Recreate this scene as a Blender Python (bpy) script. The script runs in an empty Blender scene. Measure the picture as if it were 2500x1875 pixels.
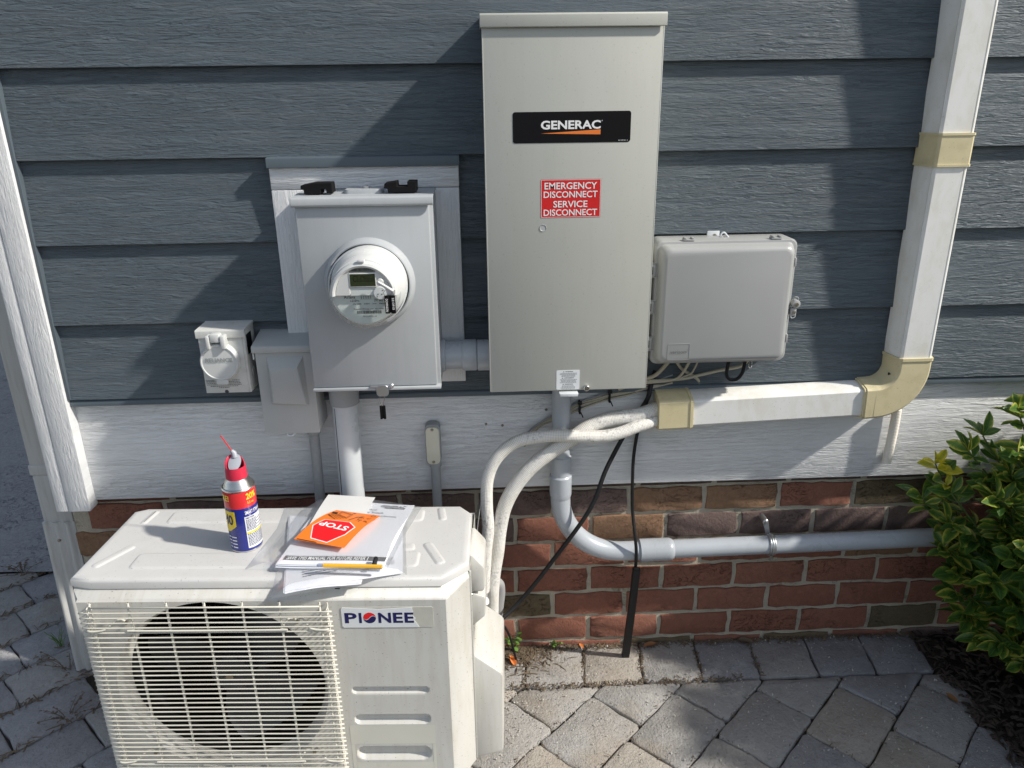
import bpy, bmesh, math, random
from mathutils import Vector, Matrix, noise as mnoise
random.seed(7)
PI = math.pi
scene = bpy.context.scene
COL = scene.collection

# ------------------------------------------------------------------ camera
cam_d = bpy.data.cameras.new('camera')
cam = bpy.data.objects.new('camera', cam_d); COL.objects.link(cam)
yaw, pit, rol = 0.0364221, 0.354274, -0.013379
F_ = Vector((math.sin(yaw)*math.cos(pit), math.cos(yaw)*math.cos(pit), -math.sin(pit)))
R0 = Vector((math.cos(yaw), -math.sin(yaw), 0)); U0 = R0.cross(F_)
R_ = R0*math.cos(rol)+U0*math.sin(rol); U_ = -R0*math.sin(rol)+U0*math.cos(rol)
cam.matrix_world = Matrix(((R_.x, U_.x, -F_.x, -0.3731), (R_.y, U_.y, -F_.y, -1.7751), (R_.z, U_.z, -F_.z, 1.4442), (0, 0, 0, 1)))
cam_d.sensor_fit = 'HORIZONTAL'; cam_d.sensor_width = 36; cam_d.lens = 36*1850/2500
cam_d.clip_start = 0.02; cam_d.clip_end = 500
scene.camera = cam

# ------------------------------------------------------------------ sky + sun
SUN = Vector((1.0, -0.32, 0.87)).normalized()
w = bpy.data.worlds.new('World'); scene.world = w; w.use_nodes = True
nt = w.node_tree
for n in list(nt.nodes): nt.nodes.remove(n)
sky = nt.nodes.new('ShaderNodeTexSky'); sky.sky_type = 'NISHITA'; sky.sun_disc = False
sky.sun_elevation = math.asin(SUN.z); sky.sun_rotation = math.atan2(SUN.x, SUN.y)
bg = nt.nodes.new('ShaderNodeBackground'); bg.inputs[1].default_value = 0.125
wo = nt.nodes.new('ShaderNodeOutputWorld')
hs = nt.nodes.new('ShaderNodeHueSaturation'); hs.inputs['Saturation'].default_value = 0.62
nt.links.new(sky.outputs[0], hs.inputs['Color']); nt.links.new(hs.outputs[0], bg.inputs[0]); nt.links.new(bg.outputs[0], wo.inputs[0])
sd = bpy.data.lights.new('sun', 'SUN'); sd.energy = 4.2; sd.angle = math.radians(1.9); sd.color = (1.0, 0.945, 0.86)
sun = bpy.data.objects.new('sun', sd); COL.objects.link(sun)
sun.rotation_euler = (-SUN).to_track_quat('-Z', 'Y').to_euler(); sun.location = SUN*20
vs = scene.view_settings
vs.view_transform = 'Standard'; vs.look = 'None'; vs.gamma = 1; vs.use_curve_mapping = False
vs.exposure = 0.30

# ------------------------------------------------------------------ materials
def _new(name):
    m = bpy.data.materials.new(name); m.use_nodes = True
    t = m.node_tree; b = t.nodes['Principled BSDF']
    return m, t, b
def _n(t, kind, **kw):
    n = t.nodes.new(kind)
    for k, v in kw.items(): setattr(n, k, v)
    return n
def _math(t, op, a, b=None, clamp=False):
    n = _n(t, 'ShaderNodeMath', operation=op, use_clamp=clamp)
    for i, v in enumerate((a, b)):
        if v is None: continue
        if isinstance(v, (int, float)): n.inputs[i].default_value = v
        else: t.links.new(v, n.inputs[i])
    return n.outputs[0]
def _coords(t, scale=(1, 1, 1), rnd=0.0, uv=False):
    tc = _n(t, 'ShaderNodeTexCoord'); src = tc.outputs['UV' if uv else 'Object']
    if rnd:
        oi = _n(t, 'ShaderNodeObjectInfo')
        a = _n(t, 'ShaderNodeVectorMath', operation='SCALE'); a.inputs[0].default_value = (rnd, rnd*0.7, rnd*1.3)
        t.links.new(oi.outputs['Random'], a.inputs['Scale'])
        ad = _n(t, 'ShaderNodeVectorMath', operation='ADD'); t.links.new(src, ad.inputs[0]); t.links.new(a.outputs[0], ad.inputs[1]); src = ad.outputs[0]
    m = _n(t, 'ShaderNodeVectorMath', operation='MULTIPLY'); m.inputs[1].default_value = scale
    t.links.new(src, m.inputs[0]); return m.outputs[0]
def _noise(t, vec, scale, detail=3, rough=0.55, dist=0.0):
    n = _n(t, 'ShaderNodeTexNoise'); t.links.new(vec, n.inputs['Vector'])
    n.inputs['Scale'].default_value = scale; n.inputs['Detail'].default_value = detail
    n.inputs['Roughness'].default_value = rough; n.inputs['Distortion'].default_value = dist
    return n.outputs['Fac']
def _range(t, v, a, b, c=0.0, d=1.0):
    n = _n(t, 'ShaderNodeMapRange'); t.links.new(v, n.inputs[0])
    for i, x in enumerate((a, b, c, d)): n.inputs[1+i].default_value = x
    return n.outputs[0]
def _mix(t, f, a, b, mode='MIX'):
    n = _n(t, 'ShaderNodeMix', data_type='RGBA', blend_type=mode)
    if isinstance(f, (int, float)): n.inputs[0].default_value = f
    else: t.links.new(f, n.inputs[0])
    for i, v in ((6, a), (7, b)):
        if isinstance(v, tuple): n.inputs[i].default_value = (*v[:3], 1)
        else: t.links.new(v, n.inputs[i])
    return n.outputs[2]
def _bump(t, b, h, strength, dist, prev=None):
    n = _n(t, 'ShaderNodeBump'); n.inputs['Strength'].default_value = strength; n.inputs['Distance'].default_value = dist
    t.links.new(h, n.inputs['Height'])
    if prev is not None: t.links.new(prev, n.inputs['Normal'])
    t.links.new(n.outputs[0], b.inputs['Normal']); return n.outputs[0]
def M(name, col, rough=0.5, metal=0.0, var=0.06, vs_=9.0, bump=0.0, bs=300.0, bd=0.0004, dirt=None, dsc=(1, 1, 1), damt=0.3, dth=(0.5, 0.75), spec=0.5, speck=0.0, coat=0.0, rv=0.12):
    """painted / plastic / metal: base colour with slow mottling, optional dirt patches, specks and fine relief"""
    m, t, b = _new(name)
    v = _coords(t); n1 = _noise(t, v, vs_, 4, 0.6)
    c = _mix(t, n1, tuple(x*(1-var*1.6) for x in col), tuple(min(1, x*(1+var*1.6)) for x in col))
    if dirt:
        n2 = _noise(t, _coords(t, dsc), 6.0, 5, 0.62, 0.3)
        c = _mix(t, _math(t, 'MULTIPLY', _range(t, n2, dth[0], dth[1]), damt), c, dirt)
    if speck:
        n3 = _noise(t, v, 260.0, 1, 0.5)
        c = _mix(t, _math(t, 'MULTIPLY', _range(t, n3, 0.70, 0.76), speck), c, (0.05, 0.045, 0.04))
    t.links.new(c, b.inputs['Base Color']); b.inputs['Metallic'].default_value = metal
    t.links.new(_range(t, n1, 0.25, 0.75, max(0.02, rough-rv), min(1, rough+rv)), b.inputs['Roughness'])
    b.inputs['Specular IOR Level'].default_value = spec
    b.inputs['Coat Weight'].default_value = coat
    if bump: _bump(t, b, _noise(t, v, bs, 3, 0.6), bump, bd)
    return m
def grain(name, col, vert=False, rough=0.55, amp=1.0):
    """fibre-cement board: embossed saw-cut wood grain"""
    m, t, b = _new(name)
    s = (lambda a, c: (c, 1, a)) if vert else (lambda a, c: (a, 1, c))
    warp = _noise(t, _coords(t, s(1.1, 9.0), 17.0), 1.0, 2, 0.5)
    n1 = _noise(t, _coords(t, s(0.9, 15.0), 17.0), 1.0, 3, 0.5, 0.7)
    rings = _math(t, 'FRACT', _math(t, 'MULTIPLY', n1, 7.0))
    n2 = _noise(t, _coords(t, s(13.0, 125.0), 31.0), 1.0, 3, 0.62, 1.2)
    saw = _math(t, 'ADD', n2, _math(t, 'MULTIPLY', _math(t, 'FRACT', _math(t, 'MULTIPLY', n2, 4.0)), 0.12))
    n3 = _noise(t, _coords(t, s(60.0, 260.0), 31.0), 1.0, 2, 0.6)
    msk = _range(t, warp, 0.40, 0.62)
    h = _math(t, 'ADD', _math(t, 'MULTIPLY', rings, _range(t, msk, 0.0, 1.0, 0.46, 0.05)), _math(t, 'MULTIPLY', saw, _range(t, msk, 0.0, 1.0, 0.9, 1.75)))
    h = _math(t, 'ADD', h, _math(t, 'MULTIPLY', n3, 0.30))
    _bump(t, b, h, 1.0, 0.0028*amp)
    big = _noise(t, _coords(t, (1.5, 1.5, 3), 11.0), 1.6, 4, 0.6)
    c = _mix(t, big, tuple(x*0.86 for x in col), tuple(x*1.12 for x in col))
    dust = _range(t, _noise(t, _coords(t, s(6, 40), 5.0), 1.0, 4, 0.65), 0.5, 0.8)
    c = _mix(t, _math(t, 'MULTIPLY', dust, 0.10), c, (0.42, 0.42, 0.40))
    t.links.new(c, b.inputs['Base Color']); b.inputs['Roughness'].default_value = rough
    b.inputs['Specular IOR Level'].default_value = 0.45
    return m
def stone(name, cols, scale=30.0, bump=0.6, bd=0.002, speck=(0.5, 0.48, 0.45), speck_amt=0.4, rough=0.9, tint=None, hv=0.5, crk=0.7):
    m, t, b = _new(name)
    v = _coords(t, (1, 1, 1), 23.0)
    oi = _n(t, 'ShaderNodeObjectInfo')
    n1 = _noise(t, v, scale*0.28, 5, 0.65); n2 = _noise(t, v, scale*7, 3, 0.7); n3 = _noise(t, v, scale*0.12, 3, 0.6)
    f = _math(t, 'ADD', _math(t, 'MULTIPLY', _range(t, n1, 0.3, 0.7), 1-hv), _math(t, 'MULTIPLY', oi.outputs['Random'], hv), True)
    c = _mix(t, f, cols[0], cols[1])
    c = _mix(t, _math(t, 'MULTIPLY', _range(t, n2, 0.35, 0.72), 0.42), c, cols[2])
    if tint: c = _mix(t, _math(t, 'MULTIPLY', _range(t, n3, 0.55, 0.72), tint[3]), c, tint[:3])
    n4 = _noise(t, v, scale*1.5, 5, 0.72, 0.6)
    c = _mix(t, _range(t, n4, 0.42, 0.70, 0.0, 0.55), c, cols[2])
    c = _mix(t, _range(t, n4, 0.30, 0.42, 0.40, 0.0), c, cols[1])
    n5 = _noise(t, _coords(t, (1, 1, 1.8), 23.0), scale*0.42, 4, 0.6, 1.6)
    crack = _math(t, 'MULTIPLY', _range(t, _math(t, 'ABSOLUTE', _math(t, 'SUBTRACT', n5, 0.5)), 0.0, 0.012, 1.0, 0.0), _range(t, n3, 0.50, 0.58))
    c = _mix(t, _math(t, 'MULTIPLY', crack, crk), c, tuple(x*0.35 for x in cols[2]))
    vo = _n(t, 'ShaderNodeTexVoronoi'); t.links.new(v, vo.inputs['Vector']); vo.inputs['Scale'].default_value = scale*6
    sp = _range(t, vo.outputs['Distance'], 0.12, 0.22, 1, 0)
    sel = _range(t, _n_sep(t, vo.outputs['Color']), 0.72, 0.76)
    c = _mix(t, _math(t, 'MULTIPLY', _math(t, 'MULTIPLY', sp, sel), speck_amt), c, speck)
    t.links.new(c, b.inputs['Base Color']); b.inputs['Roughness'].default_value = rough; b.inputs['Specular IOR Level'].default_value = 0.3
    h = _math(t, 'ADD', _math(t, 'MULTIPLY', n2, 0.6), _math(t, 'MULTIPLY', _noise(t, v, scale*1.6, 5, 0.7), 1.0))
    pit = _range(t, _noise(t, v, scale*5.0, 3, 0.6), 0.28, 0.40, -0.35, 0.0)
    _bump(t, b, _math(t, 'SUBTRACT', _math(t, 'ADD', h, pit), _math(t, 'MULTIPLY', crack, 1.2*crk)), bump, bd)
    return m
def _n_sep(t, c):
    s = _n(t, 'ShaderNodeSeparateColor'); t.links.new(c, s.inputs[0]); return s.outputs[0]
def weave(name):
    m, t, b = _new(name)
    u = _n(t, 'ShaderNodeTexCoord').outputs['UV']
    sp = _n(t, 'ShaderNodeSeparateXYZ'); t.links.new(u, sp.inputs[0])
    def lines(o, k):
        return _math(t, 'POWER', _math(t, 'ABSOLUTE', _math(t, 'SINE', _math(t, 'MULTIPLY', o, k*PI))), 0.45)
    g = _math(t, 'MULTIPLY', lines(sp.outputs[0], 260.0), lines(sp.outputs[1], 260.0))
    v = _coords(t)
    n1 = _noise(t, v, 14, 4, 0.7); n2 = _noise(t, v, 160, 3, 0.7)
    mild = _math(t, 'MULTIPLY', _range(t, n1, 0.47, 0.66), _range(t, n2, 0.46, 0.70))
    c = _mix(t, _range(t, g, 0.1, 0.8), (0.36, 0.33, 0.25), (0.78, 0.765, 0.72))
    c = _mix(t, _math(t, 'MULTIPLY', _range(t, n1, 0.35, 0.6), 0.55), c, (0.80, 0.79, 0.77))
    c = _mix(t, _math(t, 'MULTIPLY', mild, 0.78), c, (0.07, 0.065, 0.06))
    t.links.new(c, b.inputs['Base Color']); b.inputs['Roughness'].default_value = 0.75
    nb = _bump(t, b, g, 0.7, 0.0007)
    _bump(t, b, _noise(t, v, 45, 3, 0.6), 0.6, 0.004, nb)
    return m
def film(name, tint=(0.96, 0.97, 0.98), gloss=0.015, haze=0.06):
    m, t, b = _new(name); out = t.nodes['Material Output']; t.nodes.remove(b)
    tr = _n(t, 'ShaderNodeBsdfTransparent'); tr.inputs[0].default_value = (*tint, 1)
    gl = _n(t, 'ShaderNodeBsdfGlossy'); gl.inputs['Roughness'].default_value = 0.28
    df = _n(t, 'ShaderNodeBsdfDiffuse'); df.inputs[0].default_value = (0.8, 0.82, 0.85, 1)
    bm_ = _n(t, 'ShaderNodeBump'); bm_.inputs['Strength'].default_value = 0.35; bm_.inputs['Distance'].default_value = 0.003
    t.links.new(_noise(t, _coords(t, (1, 1, 1)), 22, 3, 0.5, 1.0), bm_.inputs['Height']); t.links.new(bm_.outputs[0], gl.inputs['Normal'])
    lw = _n(t, 'ShaderNodeLayerWeight'); lw.inputs[0].default_value = 0.25
    m1 = _n(t, 'ShaderNodeMixShader'); m2 = _n(t, 'ShaderNodeMixShader')
    m1.inputs[0].default_value = haze; t.links.new(tr.outputs[0], m1.inputs[1]); t.links.new(df.outputs[0], m1.inputs[2])
    t.links.new(_math(t, 'ADD', _math(t, 'MULTIPLY', lw.outputs['Fresnel'], 0.30), gloss), m2.inputs[0])
    t.links.new(m1.outputs[0], m2.inputs[1]); t.links.new(gl.outputs[0], m2.inputs[2]); t.links.new(m2.outputs[0], out.inputs[0])
    return m
def leaf_mat(name, dark, mid, edge, edge_at=0.55):
    m, t, b = _new(name)
    u = _n(t, 'ShaderNodeTexCoord').outputs['UV']
    sp = _n(t, 'ShaderNodeSeparateXYZ'); t.links.new(u, sp.inputs[0])
    at = _n(t, 'ShaderNodeAttribute', attribute_name='rnd')
    oi = _n(t, 'ShaderNodeObjectInfo')
    n1 = _noise(t, _coords(t, (1, 1, 1), 9.0), 60, 3, 0.6, 0.4)
    e = _math(t, 'ADD', sp.outputs[0], _math(t, 'MULTIPLY', _math(t, 'SUBTRACT', n1, 0.5), 1.1))
    r2 = _math(t, 'FRACT', _math(t, 'ADD', at.outputs['Fac'], _math(t, 'MULTIPLY', oi.outputs['Random'], 3.7)))
    e = _math(t, 'ADD', e, _math(t, 'MULTIPLY', _math(t, 'SUBTRACT', r2, 0.55), 0.75))
    c = _mix(t, _range(t, e, edge_at-0.45, edge_at+0.05), dark, mid)
    c = _mix(t, _range(t, e, edge_at+0.12, edge_at+0.38), c, edge)
    rib = _range(t, sp.outputs[0], 0.0, 0.07, 0.55, 0.0)
    c = _mix(t, rib, c, tuple(x*1.5 for x in mid))
    t.links.new(c, b.inputs['Base Color']); b.inputs['Roughness'].default_value = 0.36
    b.inputs['Specular IOR Level'].default_value = 0.5
    tl = _n(t, 'ShaderNodeBsdfTranslucent'); t.links.new(c, tl.inputs[0])
    mx = _n(t, 'ShaderNodeMixShader'); mx.inputs[0].default_value = 0.36
    out = t.nodes['Material Output']
    t.links.new(b.outputs[0], mx.inputs[1]); t.links.new(tl.outputs[0], mx.inputs[2]); t.links.new(mx.outputs[0], out.inputs[0])
    _bump(t, b, _math(t, 'ABSOLUTE', _math(t, 'SINE', _math(t, 'ADD', _math(t, 'MULTIPLY', sp.outputs[1], 22.0), _math(t, 'MULTIPLY', sp.outputs[0], -7.0)))), 0.25, 0.001)
    return m

SLATE = (0.080, 0.104, 0.123); WHITE = (0.70, 0.71, 0.715)
m_siding = grain('slate_siding', SLATE, amp=0.95)
m_band = grain('white_board', WHITE, amp=0.9)
m_trimv = grain('white_trim', WHITE, True, amp=0.5)
m_slate = M('slate_paint', SLATE, 0.5, bump=0.15, bs=120)
m_mortar = stone('mortar', [(0.47, 0.425, 0.335), (0.56, 0.515, 0.42), (0.37, 0.33, 0.255)], 60, 1.0, 0.004, speck_amt=0.2)
m_brick = [stone('brick_red', [(0.245, 0.096, 0.064), (0.32, 0.145, 0.100), (0.160, 0.072, 0.052)], 45, 1.0, 0.0036, (0.4, 0.3, 0.25), 0.35),
           stone('brick_tan', [(0.25, 0.150, 0.088), (0.31, 0.19, 0.115), (0.17, 0.095, 0.06)], 45, 1.0, 0.0036, (0.4, 0.3, 0.25), 0.3),
           stone('brick_plum', [(0.150, 0.105, 0.094), (0.205, 0.142, 0.122), (0.092, 0.068, 0.064)], 45, 1.0, 0.0042, (0.3, 0.25, 0.22), 0.3),
           stone('brick_olive', [(0.13, 0.105, 0.062), (0.165, 0.125, 0.075), (0.085, 0.06, 0.04)], 45, 1.0, 0.0036, (0.3, 0.25, 0.22), 0.3)]
m_paver = [stone('paver_grey', [(0.345, 0.335, 0.318), (0.42, 0.405, 0.38), (0.255, 0.247, 0.238)], 26, 1.0, 0.0055, (0.45, 0.43, 0.4), 0.5, tint=(0.24, 0.18, 0.11, 0.75), crk=0.0),
           stone('paver_tan', [(0.395, 0.362, 0.318), (0.45, 0.42, 0.37), (0.30, 0.272, 0.238)], 26, 1.0, 0.0055, (0.5, 0.46, 0.4), 0.5, tint=(0.24, 0.17, 0.10, 0.4), crk=0.0),
           stone('paver_slate', [(0.285, 0.285, 0.292), (0.365, 0.363, 0.365), (0.205, 0.204, 0.206)], 26, 1.0, 0.0055, (0.42, 0.42, 0.42), 0.5, tint=(0.42, 0.42, 0.42, 0.6), crk=0.0)]
m_asphalt = stone('asphalt', [(0.36, 0.365, 0.375), (0.44, 0.445, 0.455), (0.23, 0.23, 0.235)], 40, 1.0, 0.006, (0.38, 0.38, 0.4), 0.7)
m_joint = stone('joint_soil', [(0.055, 0.047, 0.038), (0.11, 0.095, 0.075), (0.03, 0.026, 0.02)], 90, 1.0, 0.004, speck_amt=0.4)
m_soil = stone('soil', [(0.022, 0.018, 0.015), (0.05, 0.04, 0.032), (0.012, 0.01, 0.009)], 60, 1.0, 0.01, speck_amt=0.15)
m_acw = M('ac_enamel', (0.56, 0.555, 0.52), 0.42, var=0.035, bump=0.12, bs=420, bd=0.0002, dirt=(0.40, 0.36, 0.28), dsc=(9, 1.5, 1.1), damt=0.42, dth=(0.45, 0.75), speck=0.6)
m_lid = M('lid_enamel', (0.55, 0.548, 0.535), 0.42, var=0.03, vs_=6, bump=0.12, bs=420, bd=0.0002, dirt=(0.42, 0.39, 0.33), dsc=(3, 3, 3), damt=0.25, dth=(0.5, 0.8), speck=0.5)
m_wire = M('grille_enamel', (0.60, 0.585, 0.51), 0.42, dirt=(0.3, 0.26, 0.2), damt=0.25)
m_dark = M('dark_plastic', (0.010, 0.011, 0.014), 0.5, var=0.3)
m_fan = M('fan_plastic', (0.026, 0.029, 0.038), 0.38, var=0.2, dirt=(0.2, 0.2, 0.2), damt=0.3)
m_coil = M('coil_black', (0.006, 0.006, 0.007), 0.8)
m_black = M('black_rubber', (0.009, 0.009, 0.010), 0.55, var=0.2, dirt=(0.06, 0.057, 0.053), damt=0.3, spec=0.3)
m_foamb = M('black_foam', (0.008, 0.008, 0.009), 0.9, bump=0.5, bs=500, spec=0.15)
m_gen = M('grey_green_steel', (0.44, 0.445, 0.405), 0.50, var=0.03, vs_=4, bump=0.22, bs=700, bd=0.0002, dirt=(0.36, 0.36, 0.32), dsc=(7, 1, 0.9), damt=0.22, speck=0.2)
m_met = M('grey_steel', (0.385, 0.405, 0.42), 0.42, var=0.05, vs_=6, bump=0.12, bs=400, bd=0.0002, dirt=(0.33, 0.35, 0.36), dsc=(6, 1, 0.8), damt=0.45)
m_disc = M('grey_enamel_box', (0.40, 0.415, 0.41), 0.42, var=0.06, bump=0.15, bs=400, bd=0.0002, dirt=(0.5, 0.5, 0.49), damt=0.2)
m_inl = M('weathered_grey_box', (0.54, 0.545, 0.52), 0.55, var=0.08, vs_=25, dirt=(0.30, 0.30, 0.29), dsc=(5, 5, 5), damt=0.5, bump=0.2, bs=300)
m_inlp = M('grey_cover_plastic', (0.56, 0.575, 0.565), 0.5, var=0.06)
m_tel = M('telecom_plastic', (0.36, 0.365, 0.36), 0.38, var=0.03, vs_=5, bump=0.1, bs=500, bd=0.0001)
m_pvc = M('grey_pvc', (0.40, 0.43, 0.465), 0.30, var=0.05, dirt=(0.25, 0.26, 0.26), damt=0.25, coat=0.15)
m_pvcl = M('pale_pvc', (0.52, 0.55, 0.57), 0.35, var=0.05, dirt=(0.3, 0.3, 0.28), damt=0.3)
m_flex = M('flex_grey', (0.30, 0.315, 0.32), 0.45, dirt=(0.2, 0.2, 0.19), damt=0.4)
m_cov = M('white_vinyl', (0.79, 0.79, 0.765), 0.33, var=0.02, dirt=(0.58, 0.53, 0.40), dsc=(4, 4, 2.0), damt=0.45, dth=(0.45, 0.72), speck=0.25)
m_bei = M('yellowed_vinyl', (0.63, 0.555, 0.345), 0.45, var=0.07, vs_=20, dirt=(0.36, 0.30, 0.17), dsc=(4, 4, 4), damt=0.35, speck=0.3)
m_dsp = M('downspout_paint', (0.47, 0.475, 0.46), 0.4, var=0.04, dirt=(0.27, 0.25, 0.2), dsc=(14, 14, 1.0), damt=0.5)
m_mwhite = M('meter_white', (0.60, 0.61, 0.60), 0.32, var=0.02)
m_mring = M('meter_ring', (0.60, 0.63, 0.64), 0.25, var=0.03)
m_mgrey = M('meter_label_plate', (0.56, 0.60, 0.585), 0.4, var=0.02)
m_lcd = M('lcd_green', (0.030, 0.040, 0.016), 0.2, var=0.1)
m_lcdd = M('lcd_segment', (0.010, 0.014, 0.006), 0.3)
m_strip = M('display_strip', (0.20, 0.21, 0.19), 0.35)
m_chr = M('bright_metal', (0.72, 0.72, 0.70), 0.22, metal=1.0, var=0.05)
m_zinc = M('zinc', (0.55, 0.57, 0.58), 0.36, metal=0.9, var=0.1, bump=0.2, bs=200)
m_screw = M('screw_metal', (0.32, 0.28, 0.22), 0.4, metal=1.0)
m_ink = M('black_ink', (0.012, 0.012, 0.012), 0.5, var=0.05)
m_inkg = M('grey_ink', (0.05, 0.05, 0.055), 0.5, var=0.05)
m_white = M('white_print', (0.82, 0.82, 0.82), 0.45, var=0.01)
m_lblk = M('black_label', (0.005, 0.005, 0.006), 0.6, var=0.1, spec=0.15)
m_lred = M('red_label', (0.62, 0.013, 0.014), 0.4, var=0.03)
m_lora = M('orange_print', (0.80, 0.20, 0.03), 0.4, var=0.02)
m_lwht = M('pale_label', (0.72, 0.74, 0.75), 0.35, var=0.02)
m_paper = M('white_paper', (0.82, 0.83, 0.87), 0.6, var=0.015, bump=0.15, bs=30, bd=0.003)
m_cardw = M('white_card', (0.68, 0.68, 0.665), 0.45, var=0.01)
m_cardo = M('orange_card', (0.83, 0.20, 0.022), 0.4, var=0.02)
m_cardr = M('red_card', (0.78, 0.012, 0.018), 0.38, var=0.02)
m_bann = M('banner_grey', (0.085, 0.085, 0.09), 0.55, var=0.05)
m_penY = M('pen_yellow', (0.80, 0.43, 0.03), 0.3, var=0.03)
m_penC = M('pen_tip', (0.30, 0.34, 0.45), 0.25)
m_blue = M('can_blue', (0.012, 0.022, 0.22), 0.28, var=0.05, coat=0.3)
m_red = M('can_red', (0.62, 0.030, 0.035), 0.3, var=0.04, coat=0.3)
m_capr = M('cap_red', (0.55, 0.025, 0.060), 0.38, var=0.03)
m_capg = M('nozzle_grey', (0.34, 0.36, 0.40), 0.42)
m_yel = M('can_yellow', (0.83, 0.60, 0.02), 0.3)
m_navy = M('navy_ink', (0.010, 0.010, 0.09), 0.4)
m_tin = M('tin', (0.62, 0.60, 0.56), 0.33, metal=1.0, var=0.1, dirt=(0.25, 0.24, 0.22), damt=0.5)
m_cabw = M('tan_cable', (0.46, 0.42, 0.32), 0.5, dirt=(0.2, 0.18, 0.14), damt=0.5)
m_foamg = M('grey_foam', (0.30, 0.30, 0.30), 0.8, bump=0.4, bs=300)
m_cream = M('cream_plastic', (0.62, 0.60, 0.49), 0.45, dirt=(0.4, 0.36, 0.27), damt=0.3)
m_ribw = M('white_ribbed', (0.72, 0.68, 0.60), 0.5)
m_weave = weave('white_mesh_wrap')
m_film = film('clear_sleeve')
m_glass = film('meter_glass', (0.97, 0.99, 0.98), 0.05, 0.03)
m_leaf = leaf_mat('variegated_leaf', (0.055, 0.130, 0.030), (0.165, 0.280, 0.040), (0.54, 0.52, 0.09), 0.62)
m_leafy = leaf_mat('young_yellow_leaf', (0.30, 0.34, 0.03), (0.58, 0.54, 0.04), (0.74, 0.66, 0.05), 0.30)
m_stem = M('green_stem', (0.10, 0.14, 0.04), 0.5)
m_dry = M('dry_leaf', (0.28, 0.13, 0.055), 0.7, var=0.25, vs_=60)
m_dryo = M('orange_leaf', (0.62, 0.20, 0.05), 0.6, var=0.2, vs_=60)
m_twig = M('twig', (0.13, 0.095, 0.06), 0.8, var=0.3)
m_weed = M('weed_green', (0.10, 0.20, 0.03), 0.5, var=0.2, vs_=50)
m_chip = M('mulch', (0.040, 0.028, 0.02), 0.9, var=0.5, vs_=40)

# ------------------------------------------------------------------ objects
ROOTM = {}
def tag(o, label=None, cat=None, group=None, kind=None):
    for k, v in (('label', label), ('category', cat), ('group', group), ('kind', kind)):
        if v: o[k] = v
    return o
def thing(name, label, cat, loc=(0, 0, 0), rz=0.0, group=None):
    o = bpy.data.objects.new(name, None); COL.objects.link(o); o.empty_display_size = 0.05
    o.location = loc; o.rotation_euler = (0, 0, rz)
    ROOTM[o.name] = Matrix.Translation(loc) @ Matrix.Rotation(rz, 4, 'Z')
    return tag(o, label, cat, group)
def finish(name, me, mat, parent=None, local=False, sharp=32):
    if parent is not None and not local:
        me.transform(ROOTM[parent.name].inverted())
    for p in me.polygons: p.use_smooth = True
    me.set_sharp_from_angle(angle=math.radians(sharp))
    if mat is not None: me.materials.append(mat)
    o = bpy.data.objects.new(name, me); COL.objects.link(o)
    if parent is not None:
        o.parent = parent; ROOTM[o.name] = ROOTM[parent.name]
    return o
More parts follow.
